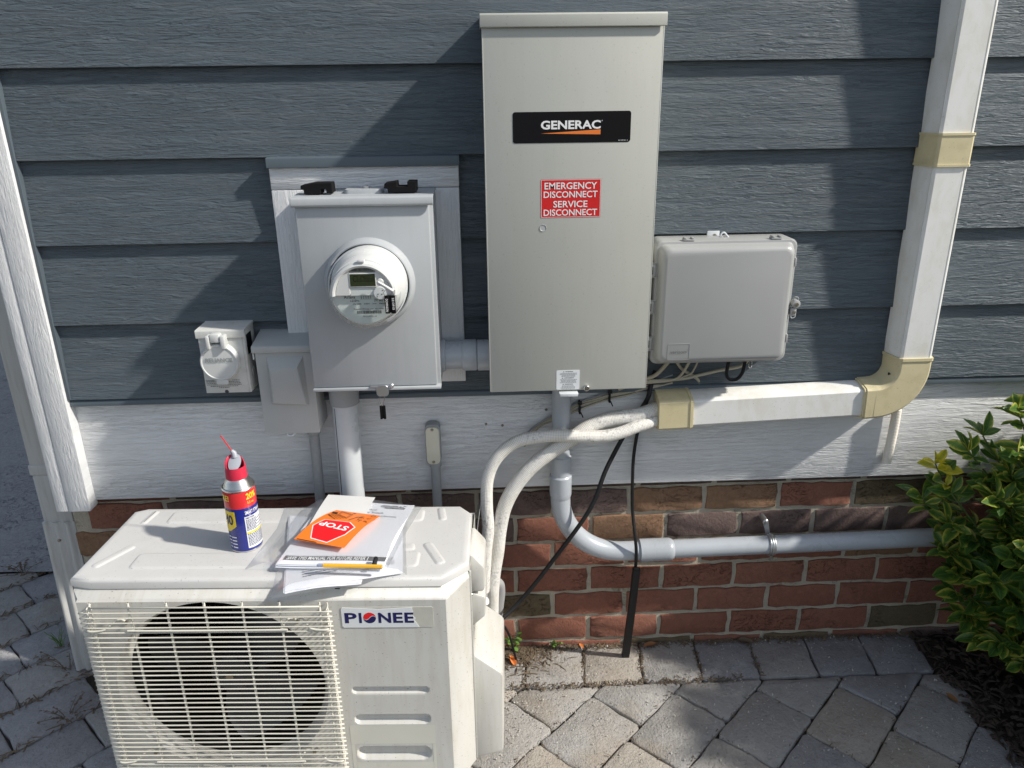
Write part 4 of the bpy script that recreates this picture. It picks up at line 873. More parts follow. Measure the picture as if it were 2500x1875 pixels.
cable('power_cable', 'black power cable sweeping from the tall box down to the air conditioner', [(0.040, -0.045, 0.83), (0.030, -0.052, 0.795), (0.022, -0.062, 0.765), (0.011, -0.034, 0.722), (-0.016, -0.036, 0.678), (-0.050, -0.055, 0.625), (-0.081, -0.075, 0.570), (-0.105, -0.092, 0.508), (-0.132, -0.100, 0.459), (-0.170, -0.105, 0.402), (-0.211, -0.108, 0.343), (-0.259, -0.115, 0.277), (-0.308, -0.130, 0.225), (-0.345, -0.150, 0.200), (-0.373, -0.168, 0.192), (-0.405, -0.178, 0.208), (-0.425, -0.180, 0.225)], 0.0058, m_black, 'cable', 10, 6)
cable('communication_cable', 'thin black cable dropping straight down into the black tube', [(0.036, -0.04, 0.82), (0.026, -0.046, 0.76), (0.014, -0.034, 0.70), (0.005, -0.036, 0.655), (-0.003, -0.045, 0.598), (-0.004, -0.050, 0.535), (-0.002, -0.056, 0.455), (0.003, -0.085, 0.385), (0.007, -0.088, 0.34), (0.008, -0.082, 0.29), (0.007, -0.06, 0.25)], 0.0044, m_black, 'cable', 8, 6)
q = MB()
def ctube(y, x, z, w_, d_): return [(x-w_, y-d_, z), (x+w_, y-d_, z), (x+w_, y+d_, z), (x-w_, y+d_, z)]
q.loft([ctube(-0.094, 0.0085, 0.297, 0.0090, 0.007), ctube(-0.080, 0.0055, 0.18, 0.0092, 0.007), ctube(-0.050, -0.001, -0.03, 0.0100, 0.007)], True, False)
q.loft([ctube(-0.094, 0.0085, 0.297, 0.0090, 0.007), ctube(-0.094, 0.0085, 0.297, 0.0072, 0.0055), ctube(-0.092, 0.0082, 0.27, 0.0072, 0.0055)], False, False)
tag(q.obj('cable_guard', m_black), 'square black cable guard tube rising from the paving by the brick wall', 'cable guard')
cable('ground_wire', 'thin dark wire slanting into the soil beside the white hoses', [(-0.372, -0.130, 0.20), (-0.350, -0.095, 0.145), (-0.327, -0.072, 0.08), (-0.308, -0.058, -0.02)], 0.0032, m_black, 'wire', 8, 5)
cable('tan_wire', 'thin tan wire drooping behind the hoses from the white board', [(-0.374, -0.034, 0.53), (-0.392, -0.045, 0.49), (-0.402, -0.06, 0.44), (-0.408, -0.07, 0.39), (-0.412, -0.08, 0.33)], 0.0017, m_flex, 'wire', 6, 5)
# cable bundle left of the telecom box, behind the grey pipe
bp = [(0.085, -0.045, 0.806), (0.019, -0.043, 0.788), (-0.019, -0.039, 0.776), (-0.068, -0.037, 0.765), (-0.101, -0.036, 0.752), (-0.142, -0.035, 0.740), (-0.175, -0.034, 0.722), (-0.212, -0.034, 0.708), (-0.239, -0.035, 0.693), (-0.258, -0.036, 0.674), (-0.276, -0.038, 0.657), (-0.280, -0.030, 0.640)]
rw = random.Random(21)
nm = ['tan cable of the tied bundle running nearest the white board top', 'tan cable at the middle of the tied bundle behind the grey pipe', 'thin tan cable at the bottom of the tied bundle', 'dark stained cable woven through the tied bundle']
for i in range(4):
    pts = [(p[0]+rw.uniform(-.002, .002), p[1]-rw.uniform(0, .005), p[2]+(i-1.5)*0.0060+rw.uniform(-.003, .003)) for p in bp]
    cable('bundled_cable', nm[i], pts, 0.0028 if i != 3 else 0.0022, m_cabw if i != 3 else m_flex, 'cable', 6, 5, 'cables tied in the bundle')
for x, z, lb_ in ((-0.070, 0.766, 'black zip tie on the cable bundle under the right part of the tall box'), (-0.143, 0.738, 'black zip tie on the cable bundle close to the grey pipe')):
    q = MB().box(x-0.0022, x+0.0022, -0.050, -0.030, z-0.017, z+0.015, 0.0008).box(x-0.005, x+0.005, -0.052, -0.044, z+0.009, z+0.017, 0.001).tube([(x+0.002, -0.047, z-0.012), (x+0.008, -0.05, z-0.026)], 0.0016, 6)
    tag(q.obj('zip_tie', m_black), lb_, 'zip tie', 'black zip ties')
tw = [([(0.070, -0.075, 0.870), (0.040, -0.066, 0.828), (0.012, -0.058, 0.812), (-0.05, -0.05, 0.785)], 0.0050, 'thickest tan cable slanting left from the telecom box corner'),
      ([(0.116, -0.08, 0.870), (0.100, -0.070, 0.828), (0.078, -0.063, 0.810), (0.010, -0.055, 0.802), (-0.05, -0.05, 0.795)], 0.0036, 'tan cable looping from the middle of the telecom box'),
      ([(0.136, -0.08, 0.870), (0.128, -0.070, 0.838), (0.116, -0.064, 0.822), (0.060, -0.060, 0.806), (-0.03, -0.055, 0.798)], 0.0022, 'thin tan cable dropping from the telecom box'),
      ([(0.080, -0.070, 0.870), (0.100, -0.060, 0.838), (0.140, -0.054, 0.810), (0.152, -0.040, 0.792)], 0.0040, 'tan cable crossing to the right under the telecom box'),
      ([(0.256, -0.085, 0.870), (0.240, -0.075, 0.846), (0.194, -0.068, 0.834), (0.148, -0.064, 0.822), (0.099, -0.061, 0.811), (0.012, -0.055, 0.806), (-0.05, -0.05, 0.80)], 0.0038, 'long tan cable running under the whole telecom box'),]
for pts, r, lb_ in tw: cable('telecom_cable', lb_, pts, r, m_cabw, 'cable', 8, 6, 'tan cables below the telecom box')
cable('cable_loop', 'black cable loop hanging below the telecom box', [(0.203, -0.098, 0.880), (0.199, -0.100, 0.850), (0.198, -0.101, 0.835), (0.204, -0.102, 0.824), (0.215, -0.102, 0.8205), (0.227, -0.102, 0.825), (0.237, -0.101, 0.842), (0.241, -0.099, 0.880)], 0.0042, m_black, 'cable', 10, 6)
cable('pull_ring', 'small pale ring hook below the telecom box right end', [(0.250, -0.1, 0.872), (0.2495, -0.101, 0.855), (0.253, -0.101, 0.850), (0.2565, -0.101, 0.855), (0.256, -0.1, 0.872)], 0.0011, m_chr, 'hook', 6, 5)

# ================================================================== AIR CONDITIONER
AR = math.radians(-2.6226)
ac = thing('air_conditioner', 'cream white outdoor air conditioner unit with a wire fan grille', 'air conditioner', (-1.221, -0.455, GZ), AR)
LG = lambda z: z-GZ          # local heights are measured from the paving
W, D = 0.80, 0.29
def AB(): return MB()
def shift(mb): mb.v = [(x, y, z-GZ) for x, y, z in mb.v]; return mb
def acobj(mb, name, mat, parent=None, sharp=32): return shift(mb).obj(name, mat, parent or ac, True, sharp)
top_out = [(0.0, 0.010), (0.045, 0.0), (0.749, 0.0), (0.801, 0.054), (0.797, 0.254), (0.768, 0.290), (0.034, 0.290), (0.005, 0.276)]
def inset_poly(poly, d):
    n = len(poly); out = []
    for i in range(n):
        p0, p1, p2 = Vector(poly[i-1]), Vector(poly[i]), Vector(poly[(i+1) % n])
        e1 = (p1-p0).normalized(); e2 = (p2-p1).normalized()
        n1 = Vector((-e1.y, e1.x)); n2 = Vector((-e2.y, e2.x)); b_ = (n1+n2).normalized()
        q_ = p1+b_*(d/max(0.35, b_.dot(n1))); out.append((q_.x, q_.y))
    return out
lidm = MB()
ring = lambda poly, z: [(x, y, z) for x, y in poly]
lidm.loft([ring(top_out, 0.541), ring(top_out, 0.5545), ring(inset_poly(top_out, 0.0018), 0.5585), ring(inset_poly(top_out, 0.0055), 0.5605), ring(inset_poly(top_out, 0.015), 0.5610)], True, True)
def pad(mb, poly, z, h=0.0035, s_=0.006):
    mb.loft([ring(poly, z), ring(inset_poly(poly, s_*0.3), z+h*0.25), ring(inset_poly(poly, s_*0.8), z+h*0.85), ring(inset_poly(poly, s_*1.4), z+h)], False, True)
def roundpoly(poly, r, n=4):
    out = []; m_ = len(poly)
    for i in range(m_):
        p0, p1, p2 = Vector(poly[i-1]), Vector(poly[i]), Vector(poly[(i+1) % m_])
        a_ = p1+(p0-p1).normalized()*r; b_ = p1+(p2-p1).normalized()*r
        for k in range(n+1):
            t = k/n; q_ = a_*(1-t)**2+p1*2*t*(1-t)+b_*t*t; out.append((q_.x, q_.y))
    return out
def ridge(cx, cy, L, wd, ang, r, h=0.0042, sl=0.006, shear=0.0):
    """pressed ridge: rounded bar with sloping flanks"""
    ca_, sa_ = math.cos(ang), math.sin(ang); rings = []
    for i_, hh in ((0, -0.0004), (sl*0.25, h*0.15), (sl*0.6, h*0.7), (sl*0.85, h*0.95), (sl*1.15, h)):
        pts_ = rr(-L/2+i_, L/2-i_, -wd/2+i_, wd/2-i_, max(0.0015, r-i_), 5)
        rings.append([(cx+(x+shear*y)*ca_-y*sa_, cy+(x+shear*y)*sa_+y*ca_, 0.5608+hh) for x, y in pts_])
    lidm.loft(rings, False, True)
ridge(0.400, 0.067, 0.600, 0.062, 0, 0.014, 0.0030, 0.008)
ridge(0.395, 0.245, 0.590, 0.058, 0, 0.014, 0.0030, 0.008)
ridge(0.052, 0.086, 0.098, 0.024, math.radians(60), 0.010, 0.0030, 0.008)
ridge(0.056, 0.246, 0.064, 0.020, math.radians(82), 0.009, 0.0030, 0.008)
ridge(0.726, 0.088, 0.094, 0.026, math.radians(116), 0.011, 0.0030, 0.008)
ridge(0.668, 0.112, 0.030, 0.034, math.radians(100), 0.009, 0.0030, 0.008)
ridge(0.728, 0.250, 0.062, 0.022, math.radians(100), 0.010, 0.0028, 0.008)
acobj(lidm, 'lid', m_lid, sharp=50)
# cabinet shell, front open
fr_out = [(0.0, 0.012), (0.021, -0.020), (0.760, -0.020), (0.801, 0.056)]
sh_t = [(0.002, 0.016), (0.045, 0.004), (0.748, 0.004), (0.797, 0.058)]
cab = MB()
cab.loft([[(x, y, 0.5405) for x, y in sh_t], [(x, y, 0.5365) for x, y in [(0.001, 0.014), (0.042, 0.0), (0.750, 0.0), (0.799, 0.057)]], [(x, y, 0.5285) for x, y in [(0.0, 0.0125), (0.023, -0.0155), (0.758, -0.0155), (0.8005, 0.0565)]], [(x, y, 0.5235) for x, y in fr_out]], False, False, False)
ZB = 0.030
cab.loft([[(0.0, 0.012, 0.5235), (0.0205, -0.0190, 0.5235), (0.0210, -0.0200, 0.5235)], [(0.0, 0.012, ZB), (0.0205, -0.0190, ZB), (0.0210, -0.0200, ZB)]], False, False, False)
cab.loft([[(0.758, -0.0200, 0.5235), (0.7605, -0.0185, 0.5235), (0.801, 0.056, 0.5235), (0.801, 0.29, 0.5235)], [(0.758, -0.0200, ZB), (0.7605, -0.0185, ZB), (0.801, 0.056, ZB), (0.801, 0.29, ZB)]], False, False, False)
cab.add([(0.801, 0.056, 0.5405), (0.801, 0.29, 0.5405), (0.801, 0.29, ZB), (0.801, 0.056, ZB), (0.0, 0.012, 0.5405), (0.0, 0.29, 0.5405), (0.0, 0.29, ZB), (0.0, 0.012, ZB)], [(0, 1, 2, 3), (4, 5, 6, 7), (1, 5, 6, 2), (2, 6, 7, 3)])
YF = -0.0200
# right part of the front with three pressed recesses
def slotd(x, z):
    d = 0.0
    for x0, x1, zc, hz, dp in ((0.553, 0.714, 0.300, 0.0095, 0.0075), (0.552, 0.714, 0.2225, 0.0125, 0.0095), (0.550, 0.712, 0.130, 0.0185, 0.012)):
        px = max(x0+hz-x, 0, x-(x1-hz)); dist = math.hypot(px, z-zc)/hz
        if dist < 1: 
            e = 1-dist; d = max(d, dp*min(1.0, (e*2.6))**0.8 if e > 0 else 0)
    return d
XS, XE = 0.522, 0.758
cab.grid(lambda u, v: (XS+(XE-XS)*u, YF+slotd(XS+(XE-XS)*u, ZB+(0.5235-ZB)*v), ZB+(0.5235-ZB)*v), 110, 210)
# left part: square with round opening and bell mouth
FC, FR = (0.284, 0.303), 0.219
angs = sorted([2*PI*i/96 for i in range(96)]+[math.atan2(z-FC[1], x-FC[0]) % (2*PI) for x in (0.021, XS) for z in (ZB, 0.5235)])
def sq(a_):
    dx, dz = math.cos(a_), math.sin(a_); t = 1e9
    if dx > 1e-9: t = min(t, (XS-FC[0])/dx)
    if dx < -1e-9: t = min(t, (0.021-FC[0])/dx)
    if dz > 1e-9: t = min(t, (0.5235-FC[1])/dz)
    if dz < -1e-9: t = min(t, (ZB-FC[1])/dz)
    return (FC[0]+dx*t, YF, FC[1]+dz*t)
cr = lambda r, y: [(FC[0]+r*math.cos(a_), y, FC[1]+r*math.sin(a_)) for a_ in angs]
cab.loft([[sq(a_) for a_ in angs], cr(FR, YF), cr(FR-0.002, YF+0.003), cr(FR-0.007, YF+0.012), cr(FR-0.012, YF+0.026), cr(FR-0.014, YF+0.036)], False, False)
cab.box(0.005, 0.795, 0.285, 0.289, ZB, 0.54)
cabinet = acobj(cab, 'cabinet', m_acw, sharp=35)
acobj(MB().loft([cr(FR-0.0142, YF+0.0355), cr(FR-0.0145, YF+0.12), cr(FR-0.012, YF+0.15)], False, False), 'fan_shroud', m_dark)  # deeper bell mouth coloured dark, in place of the shade inside
acobj(MB().box(0.03, 0.54, 0.235, 0.245, 0.04, 0.535), 'coil', m_coil)
ff = MB()
for i in range(46): ff.box(0.04+i*0.0108, 0.0415+i*0.0108, 0.222, 0.236, 0.05, 0.53)
fo = acobj(ff, 'coil_fins', m_dark); fo['kind'] = 'stuff'
acobj(MB().box(0.535, 0.545, 0.0, 0.285, 0.032, 0.538).box(0.021, 0.54, 0.10, 0.28, 0.531, 0.538).box(0.021, 0.54, 0.09, 0.28, 0.032, 0.038), 'inner_panel', m_dark)
acobj(MB().lathe([(0.0, 0.020), (0.025, 0.021), (0.043, 0.028), (0.047, 0.045), (0.047, 0.12)], FC, 'y', 32), 'fan_hub', m_fan)
acobj(MB().lathe([(0.0, 0.0165), (0.009, 0.017), (0.010, 0.022)], FC, 'y', 6), 'fan_nut', m_screw)
for b_ in range(3):
    a0 = math.radians(-78+120*b_)
    def blade(u, v):
        r = 0.040+u*0.148; sweep = 0.30*u*u; half = math.radians(36-8*u)
        a_ = a0+sweep+(v-0.5)*2*half
        return (FC[0]+r*math.cos(a_), 0.075+(v-0.5)*0.085*(0.55+0.45*u), FC[1]+r*math.sin(a_))
    acobj(MB().grid(blade, 10, 12, (0, -0.003, 0)), 'fan_blade', m_fan, sharp=60)
acobj(MB().box(0.262, 0.306, 0.13, 0.20, 0.05, 0.52), 'motor_bracket', m_dark)
# wire grille
GX0, GX1, GY = 0.060, 0.514, -0.0450
rows = [0.5275-i*0.01172 for i in range(39)]
def hump(x0, x1, z, xs, sgn=1, r=0.0023):
    pts = [(x0-0.011, -0.021, z), (x0-0.0125, -0.034, z), (x0-0.010, GY-0.001, z), (xs-0.045, GY-0.001, z), (xs-0.030, GY+0.001, z+0.004*sgn), (xs-0.016, -0.030, z+0.013*sgn), (xs-0.008, -0.025, z+0.0125*sgn), (xs-0.004, -0.022, z+0.006*sgn), (xs, -0.0215, z+0.003*sgn),
           (xs+0.004, -0.022, z+0.006*sgn), (xs+0.008, -0.025, z+0.0125*sgn), (xs+0.016, -0.030, z+0.013*sgn), (xs+0.026, GY+0.001, z+0.002*sgn), (xs+0.034, GY-0.001, z)]
    return pts
def hump_wire(z):
    left = hump(GX0, GX1, z, 0.115); return MB().tube(spline(left+[(GX0+GX1-x, y, zz) for x, y, zz in left][::-1], 4), 0.0023, 7)
grille = acobj(hump_wire(rows[5]+0.0055), 'fan_grille', m_wire, sharp=60)
lw_ = acobj(hump_wire(rows[33]-0.0055), 'wire', m_wire, grille, sharp=60)
hw = MB().tube(spline([(GX0-0.0085, -0.0225, 0.0055), (GX0-0.0115, -0.030, 0.0025), (GX0-0.0105, GY+0.004, 0.0), (GX0-0.005, GY, 0), ((GX0+GX1)/2, GY, 0), (GX1+0.005, GY, 0), (GX1+0.0105, GY+0.004, 0), (GX1+0.0115, -0.030, 0.0025), (GX1+0.0085, -0.0225, 0.0055)], 4), 0.00155, 6).mesh('wire')
hw0 = MB().tube([(GX0, GY, 0), (GX1, GY, 0)], 0.00185, 6).mesh('wire')
vw = MB().tube(spline([(0, -0.0400, 0.5300), (0, -0.0430, 0.5298), (0, -0.0418, 0.526), (0, -0.0415, 0.50), (0, -0.0415, 0.10), (0, -0.0410, 0.082), (0, -0.036, 0.080), (0, -0.0205, 0.082)], 4), 0.0025, 7).mesh('wire')
for me in (hw, hw0, vw):
    for p in me.polygons: p.use_smooth = True
    me.materials.append(m_wire)
for i, z in enumerate(rows):
    o = bpy.data.objects.new('wire', hw0 if i in (0,) else hw); COL.objects.link(o); o.parent = grille; o.location = (0, 0, z-GZ)
    o.rotation_euler = (random.uniform(-.004, .004), random.uniform(-.0016, .0016), random.uniform(-.002, .002))
for x in (0.0605, 0.137, 0.212, 0.287, 0.361, 0.4345, 0.513):
    o = bpy.data.objects.new('wire', vw); COL.objects.link(o); o.parent = grille; o.location = (x, 0, -GZ)
for x, z in ((0.115, rows[5]+0.0075), (0.459, rows[5]+0.0075), (0.115, rows[33]-0.0035), (0.459, rows[33]-0.0035)):
    acobj(MB().lathe([(0, -0.0260), (0.0035, -0.0255), (0.0045, -0.0205)], (x, z), 'y', 10), 'screw', m_screw)
# brand sticker, torn at the right
lg = acobj(MB().prism(rr(0.5480, 0.7320, 0.4590, 0.5075, 0.003), 'y', YF-0.0008, YF+0.001), 'sticker_residue', M('sticker_residue', (0.50, 0.49, 0.43), 0.6, var=0.12, vs_=30))
st = [(0.5485, 0.4630), (0.5515, 0.4595), (0.7030, 0.4595), (0.6985, 0.4680), (0.6940, 0.4760), (0.6960, 0.4800), (0.6920, 0.4860), (0.6925, 0.4920), (0.6905, 0.5070), (0.6500, 0.5045), (0.6250, 0.5030), (0.5900, 0.5050), (0.5515, 0.5070), (0.5485, 0.5040)]
acobj(MB().prism(st, 'y', YF-0.0014, YF-0.0006), 'brand_sticker', m_lwht)
q = MB(); yq = YF-0.0017; Z0, Z1 = 0.4705, 0.4950
for ch, x0, x1 in (('P', 0.5545, 0.5790), ('I', 0.5830, 0.5885), ('N', 0.6220, 0.6475), ('E', 0.6515, 0.6710), ('E', 0.6745, 0.6930)):
    wordxz(q, ch, x0, x1, Z0, Z1, yq, B2)
cc_ = (0.6045, 0.4828); n = 24
def yin(up):
    out = []
    for i in range(n+1):
        a_ = (0.1+PI*i/n) if up else (PI+0.1+PI*i/n); out.append((cc_[0]+0.0127*math.cos(a_), yq, cc_[1]+0.0127*math.sin(a_)))
    a_end = PI+0.1 if up else 0.1
    for i in range(1, n):
        t = i/n if up else 1-i/n
        x_ = -1+2*t; out.append((cc_[0]+0.0127*x_*math.cos(0.1), yq, cc_[1]+0.0127*x_*math.sin(0.1)+0.0040*math.sin(x_*PI)*(1)+(0.0007 if up else -0.0007)))
    return out
lo = yin(False); q.add(lo[:n+1]+lo[n+1:], [tuple(range(len(lo)))])
acobj(q, 'brand_lettering', m_navy)
q = MB(); up_ = yin(True); q.add(up_, [tuple(range(len(up_)))]); acobj(q, 'brand_emblem', m_cardr)
acobj(MB().quadxz(0.5395, 0.7215, 0.1555, 0.2070, YF-0.0004).quadxz(0.5395, 0.5470, ZB, 0.1550, YF-0.0004).quadxz(0.7150, 0.7215, ZB, 0.1550, YF-0.0004).quadxz(0.5475, 0.7145, ZB, 0.105, YF-0.0004), 'sticker_film', M('sticker_film', (0.60, 0.59, 0.52), 0.35, var=0.05))
# right side fittings
acobj(MB().prism([(0.798, 0.316), (0.806, 0.3165), (0.862, 0.270), (0.866, 0.262), (0.864, 0.052), (0.859, 0.044), (0.798, 0.028)], 'y', 0.062, 0.262, 0.004), 'valve_cover', m_acw)
acobj(MB().prism([(0.798, 0.548), (0.806, 0.546), (0.827, 0.520), (0.830, 0.514), (0.830, 0.462), (0.826, 0.456), (0.798, 0.454)], 'y', 0.10, 0.215, 0.004), 'handle', m_acw)
acobj(MB().prism([(0.798, 0.450), (0.806, 0.450), (0.829, 0.442), (0.831, 0.436), (0.829, 0.392), (0.798, 0.362)], 'y', 0.10, 0.215, 0.004), 'terminal_cover', m_acw)
acobj(MB().box(0.800, 0.8045, 0.060, 0.064, 0.03, 0.535, 0.0006), 'side_seam', m_acw)
for x_, y_, z_ in ((0.8015, 0.085, 0.46), (0.8015, 0.24, 0.46)): acobj(MB().lathe([(0.0, x_+0.0035), (0.003, x_+0.003), (0.0045, x_)], (y_, z_), 'x', 10), 'screw', m_screw)
for x in (0.10, 0.70): acobj(MB().box(x-0.03, x+0.03, -0.012, 0.275, GZ+0.0005, 0.031, 0.004), 'foot', m_black)

# ================================================================== SPRAY CAN
CX, CY, CZ = -0.8955, -0.343, 0.5612
can = thing('spray_can', 'blue and red aerosol spray can with a red straw on the air conditioner', 'spray can', (CX, CY, CZ))
RC = 0.0325
MB().lathe([(0.0, CZ+0.001), (0.028, CZ), (0.0315, CZ+0.0015), (RC, CZ+0.0045), (RC, CZ+0.104)], (CX, CY), 'z', 48).obj('can_body', m_blue, can)
MB().lathe([(0.0290, CZ+0.0), (0.0318, CZ-0.0001), (0.0328, CZ+0.002), (0.0322, CZ+0.004)], (CX, CY), 'z', 48).obj('bottom_rim', m_tin, can)
MB().lathe([(RC, CZ+0.104), (RC, CZ+0.140), (0.0318, CZ+0.1425)], (CX, CY), 'z', 48).obj('red_band', m_red, can)
MB().lathe([(0.0316, CZ+0.141), (0.0335, CZ+0.1425), (0.0338, CZ+0.1445), (0.0325, CZ+0.1465), (0.0300, CZ+0.1465), (0.0285, CZ+0.149), (0.0250, CZ+0.158), (0.0205, CZ+0.1635), (0.0200, CZ+0.166)], (CX, CY), 'z', 48).obj('shoulder', m_tin, can)
AC0 = math.atan2(-1.7751-CY, -0.3731-CX)    # bearing of the can front seen in the photograph
def cyl(phi, z, dr=0.0004): 
    a_ = AC0+math.radians(phi); return (CX+(RC+dr)*math.cos(a_), CY+(RC+dr)*math.sin(a_), CZ+z)
def patch(mat, name, p0, p1, z0, z1, dr=0.0004, n=14): return MB().grid(lambda u, v: cyl(p0+(p1-p0)*u, z0+(z1-z0)*v, dr), n, 1).obj(name, mat, can, calc=False)
patch(m_lwht, 'directions_panel', 4, 84, 0.010, 0.084)
q = MB(); pts = [(-86, 0.098), (-28, 0.098), (-28, 0.066), (-40, 0.054), (-62, 0.047), (-86, 0.056)]
q.grid(lambda u, v: cyl(-90+62*u, 0.098*v+(1-v)*(0.048+0.018*abs(u-0.35)**1.3*1.6), 0.0005), 12, 6); q.obj('shield', m_yel, can)
def cword(mb, s_, p0, p1, z0, z1, bold=0.0, dr=0.0009): return word(mb, s_, lambda a_, b_: cyl(p0+(p1-p0)*a_, z0+(z1-z0)*b_, dr), bold)
q = MB(); cword(q, '40', -78, -38, 0.066, 0.090, B2); q.obj('shield_lettering', m_navy, can)
q = MB(); cword(q, 'SMART STRAW', 8, 74, 0.0890, 0.0975, B1)
for j in range(4): 
    for (p0, p1) in ((-72, -58), (-54, -34)): q.grid(lambda u, v: cyl(p0+(p1-p0)*u, 0.036-j*0.008+0.0025*v, 0.0007), 4, 1)
q.obj('white_lettering', m_white, can)
q = MB(); cword(q, '20%', 20, 62, 0.1225, 0.1365, B2); cword(q, 'RE!', -76, -42, 0.1215, 0.1350, B2); cword(q, '5.5 oz.', 22, 50, 0.1125, 0.1180, B1); q.obj('yellow_lettering', m_yel, can)
q = MB(); cword(q, 'DIRECTIONS', 8, 42, 0.0785, 0.0825, B1); rq = random.Random(8)
for j in range(19):
    z = 0.0745-j*0.0033
    if 8 <= j <= 9: continue
    p = 8
    while p < 78:
        L = rq.uniform(3, 8)
        if j > 9 or p < 44 or j % 2: q.grid(lambda u, v: cyl(p+L*u, z+0.0019*v, 0.0008), 2, 1)
        p += L+2
q.obj('directions_print', m_navy, can)
patch(m_yel, 'caution_stripe', 6, 82, 0.0440, 0.0480, 0.0008)
capm = MB(); n = 32; rings = []
for r0, z in ((0.0195, 0.163), (0.0215, 0.164), (0.0212, 0.178), (0.0200, 0.190)):
    rings.append([(CX+r0*math.cos(2*PI*j/n), CY+r0*math.sin(2*PI*j/n), CZ+z) for j in range(n)])
dirn = Vector((-0.62, -0.78))      # the nozzle side
for k, (r0, base) in enumerate(((0.0192, 0.197), (0.0178, 0.1975), (0.0165, 0.195), (0.0150, 0.186))):
    ring_ = []
    for j in range(n):
        a_ = 2*PI*j/n; c_ = math.cos(a_)*(-0.45)+math.sin(a_)*(0.89)
        side = abs(math.cos(a_)*0.89+math.sin(a_)*0.45)
        z = base-0.004+0.0150*max(0, c_)-0.012*max(0, -c_)
        ring_.append((CX+r0*math.cos(a_), CY+r0*math.sin(a_)*(1.0), CZ+z))
    rings.append(ring_)
capm.loft(rings, False, False); capm.obj('cap', m_capr, can, sharp=60)
def btn(u, v):
    a_ = 2*PI*v; r0 = 0.0152*u
    x, y = r0*math.cos(a_)*0.86, r0*math.sin(a_)*1.05
    return (CX+x, CY+y, CZ+0.1985+y*0.75-0.0022*u*u)
MB().grid(btn, 6, 24).obj('button', m_capg, can, sharp=60)
MB().tube([(CX-0.001, CY+0.010, CZ+0.203), (CX-0.003, CY+0.012, CZ+0.213), (CX-0.007, CY+0.012, CZ+0.2185)], [0.0062, 0.0058, 0.0036], 12).obj('nozzle', m_capg, can)
MB().tube([(CX-0.0065, CY+0.012, CZ+0.217), (CX-0.0245, CY+0.0125, CZ+0.2520)], 0.00135, 8).obj('straw', m_red, can)

# ================================================================== PAPERS
def bil(q4, u, v):
    a_ = [(1-u)*(1-v), u*(1-v), u*v, (1-u)*v]; return (sum(w_*p[0] for w_, p in zip(a_, q4)), sum(w_*p[1] for w_, p in zip(a_, q4)))
def sheet(mb, q4, zf, nu=14, nv=16, th=0.0004):
    mb.grid(lambda u, v: (*bil(q4, u, v), zf(u, v)), nu, nv, (0, 0, th)); return mb
TOPZ = 0.5652
low_q = [(-0.830, -0.238), (-0.568, -0.300), (-0.552, -0.474), (-0.773, -0.529)]
def lowz(u, v): return TOPZ+0.0012+0.003*math.sin(u*PI)*v+0.0008*math.sin(7*u+5*v)
lm = thing('instruction_sheets', 'lower stack of folded white instruction sheets hanging over the front edge of the air conditioner', 'papers', (-0.68, -0.40, TOPZ))
for i in range(4):
    dx = (0.0, -0.0015, 0.001, 0.0025)[i]; dy = (0.0, 0.002, 0.0035, -0.002)[i]
    qq = [(p[0]+dx, p[1]+dy) for p in low_q]
    if i < 3: qq[2] = (-0.628+dx, -0.506+dy); qq[1] = (-0.640+dx, -0.280)
    sheet(MB(), qq, lambda u, v: lowz(u, v)+0.0013*(3-i if i == 3 else i)*1.0+(0.0045 if i == 3 else 0)*0-0.0015*(i < 3), 12, 14).obj('page', m_paper, lm)
q = MB(); rt = random.Random(4)
def lowmap(u, v, d=0.0016): x, y = bil(low_q, u, v); return (x, y, lowz(u, v)+0.0014*1+d)
for j in range(6):
    v0 = 0.70+j*0.031; u = 0.13+0.005*j
    while u < 0.13+[.30, .36, .55, .62, .58, .30][j]:
        L = rt.uniform(.008, .03); q.grid(lambda a_, b_: lowmap(u+L*a_, v0-0.055*(u-0.13)+0.010*b_), 2, 1); u += L+0.008
for j in range(5):
    u = 0.78
    while u < 0.93:
        L = rt.uniform(.006, .02); q.grid(lambda a_, b_: lowmap(u+L*a_, 0.70+j*0.03+0.008*b_), 2, 1); u += L+0.006
q.obj('page_print', m_inkg, lm)
UPZ = 0.5785
up_q = [(-0.757, -0.190), (-0.545, -0.229), (-0.587, -0.470), (-0.806, -0.450)]
def upz(u, v): return UPZ+0.0025+0.0045*math.sin(PI*min(1, v*1.05))*(0.6+0.4*u)+0.0012*math.sin(6*u-3*v)+0.004*(v > 0.86)*(1-v)*0
um = thing('owner_manual', 'upper white instruction manual with a dark banner under the orange card', 'manual', (-0.68, -0.33, UPZ))
for i in range(4):
    dz = (-0.0055, -0.0035, -0.0018, 0.0)[i]; sh_ = (0.004, 0.0, 0.002, 0.0)[i]
    qq = [(p[0]-sh_*0.3, p[1]-sh_*(1 if k > 1 else 0)) for k, p in enumerate(up_q)]
    sheet(MB(), qq, lambda u, v: upz(u, v)+dz*(0.35+0.65*v), 14, 16).obj('page', m_paper, um)
def upmap(u, v, d=0.0006): x, y = bil(up_q, u, v); return (x, y, upz(u, v)+d)
bn = MB().grid(lambda a_, b_: upmap(0.035+0.955*a_, 0.885+0.058*b_, 0.0005), 24, 2); bn.obj('banner', m_bann, um)
q = MB(); word(q, 'SAVE THIS MANUAL FOR FUTURE REFER', lambda a_, b_: upmap(0.065+0.74*a_, 0.940-0.050*b_, 0.0012), B1); q.grid(lambda a_, b_: upmap(0.822+0.006*a_, 0.882+0.064*b_, 0.0012), 1, 2); q.obj('banner_lettering', m_white, um)
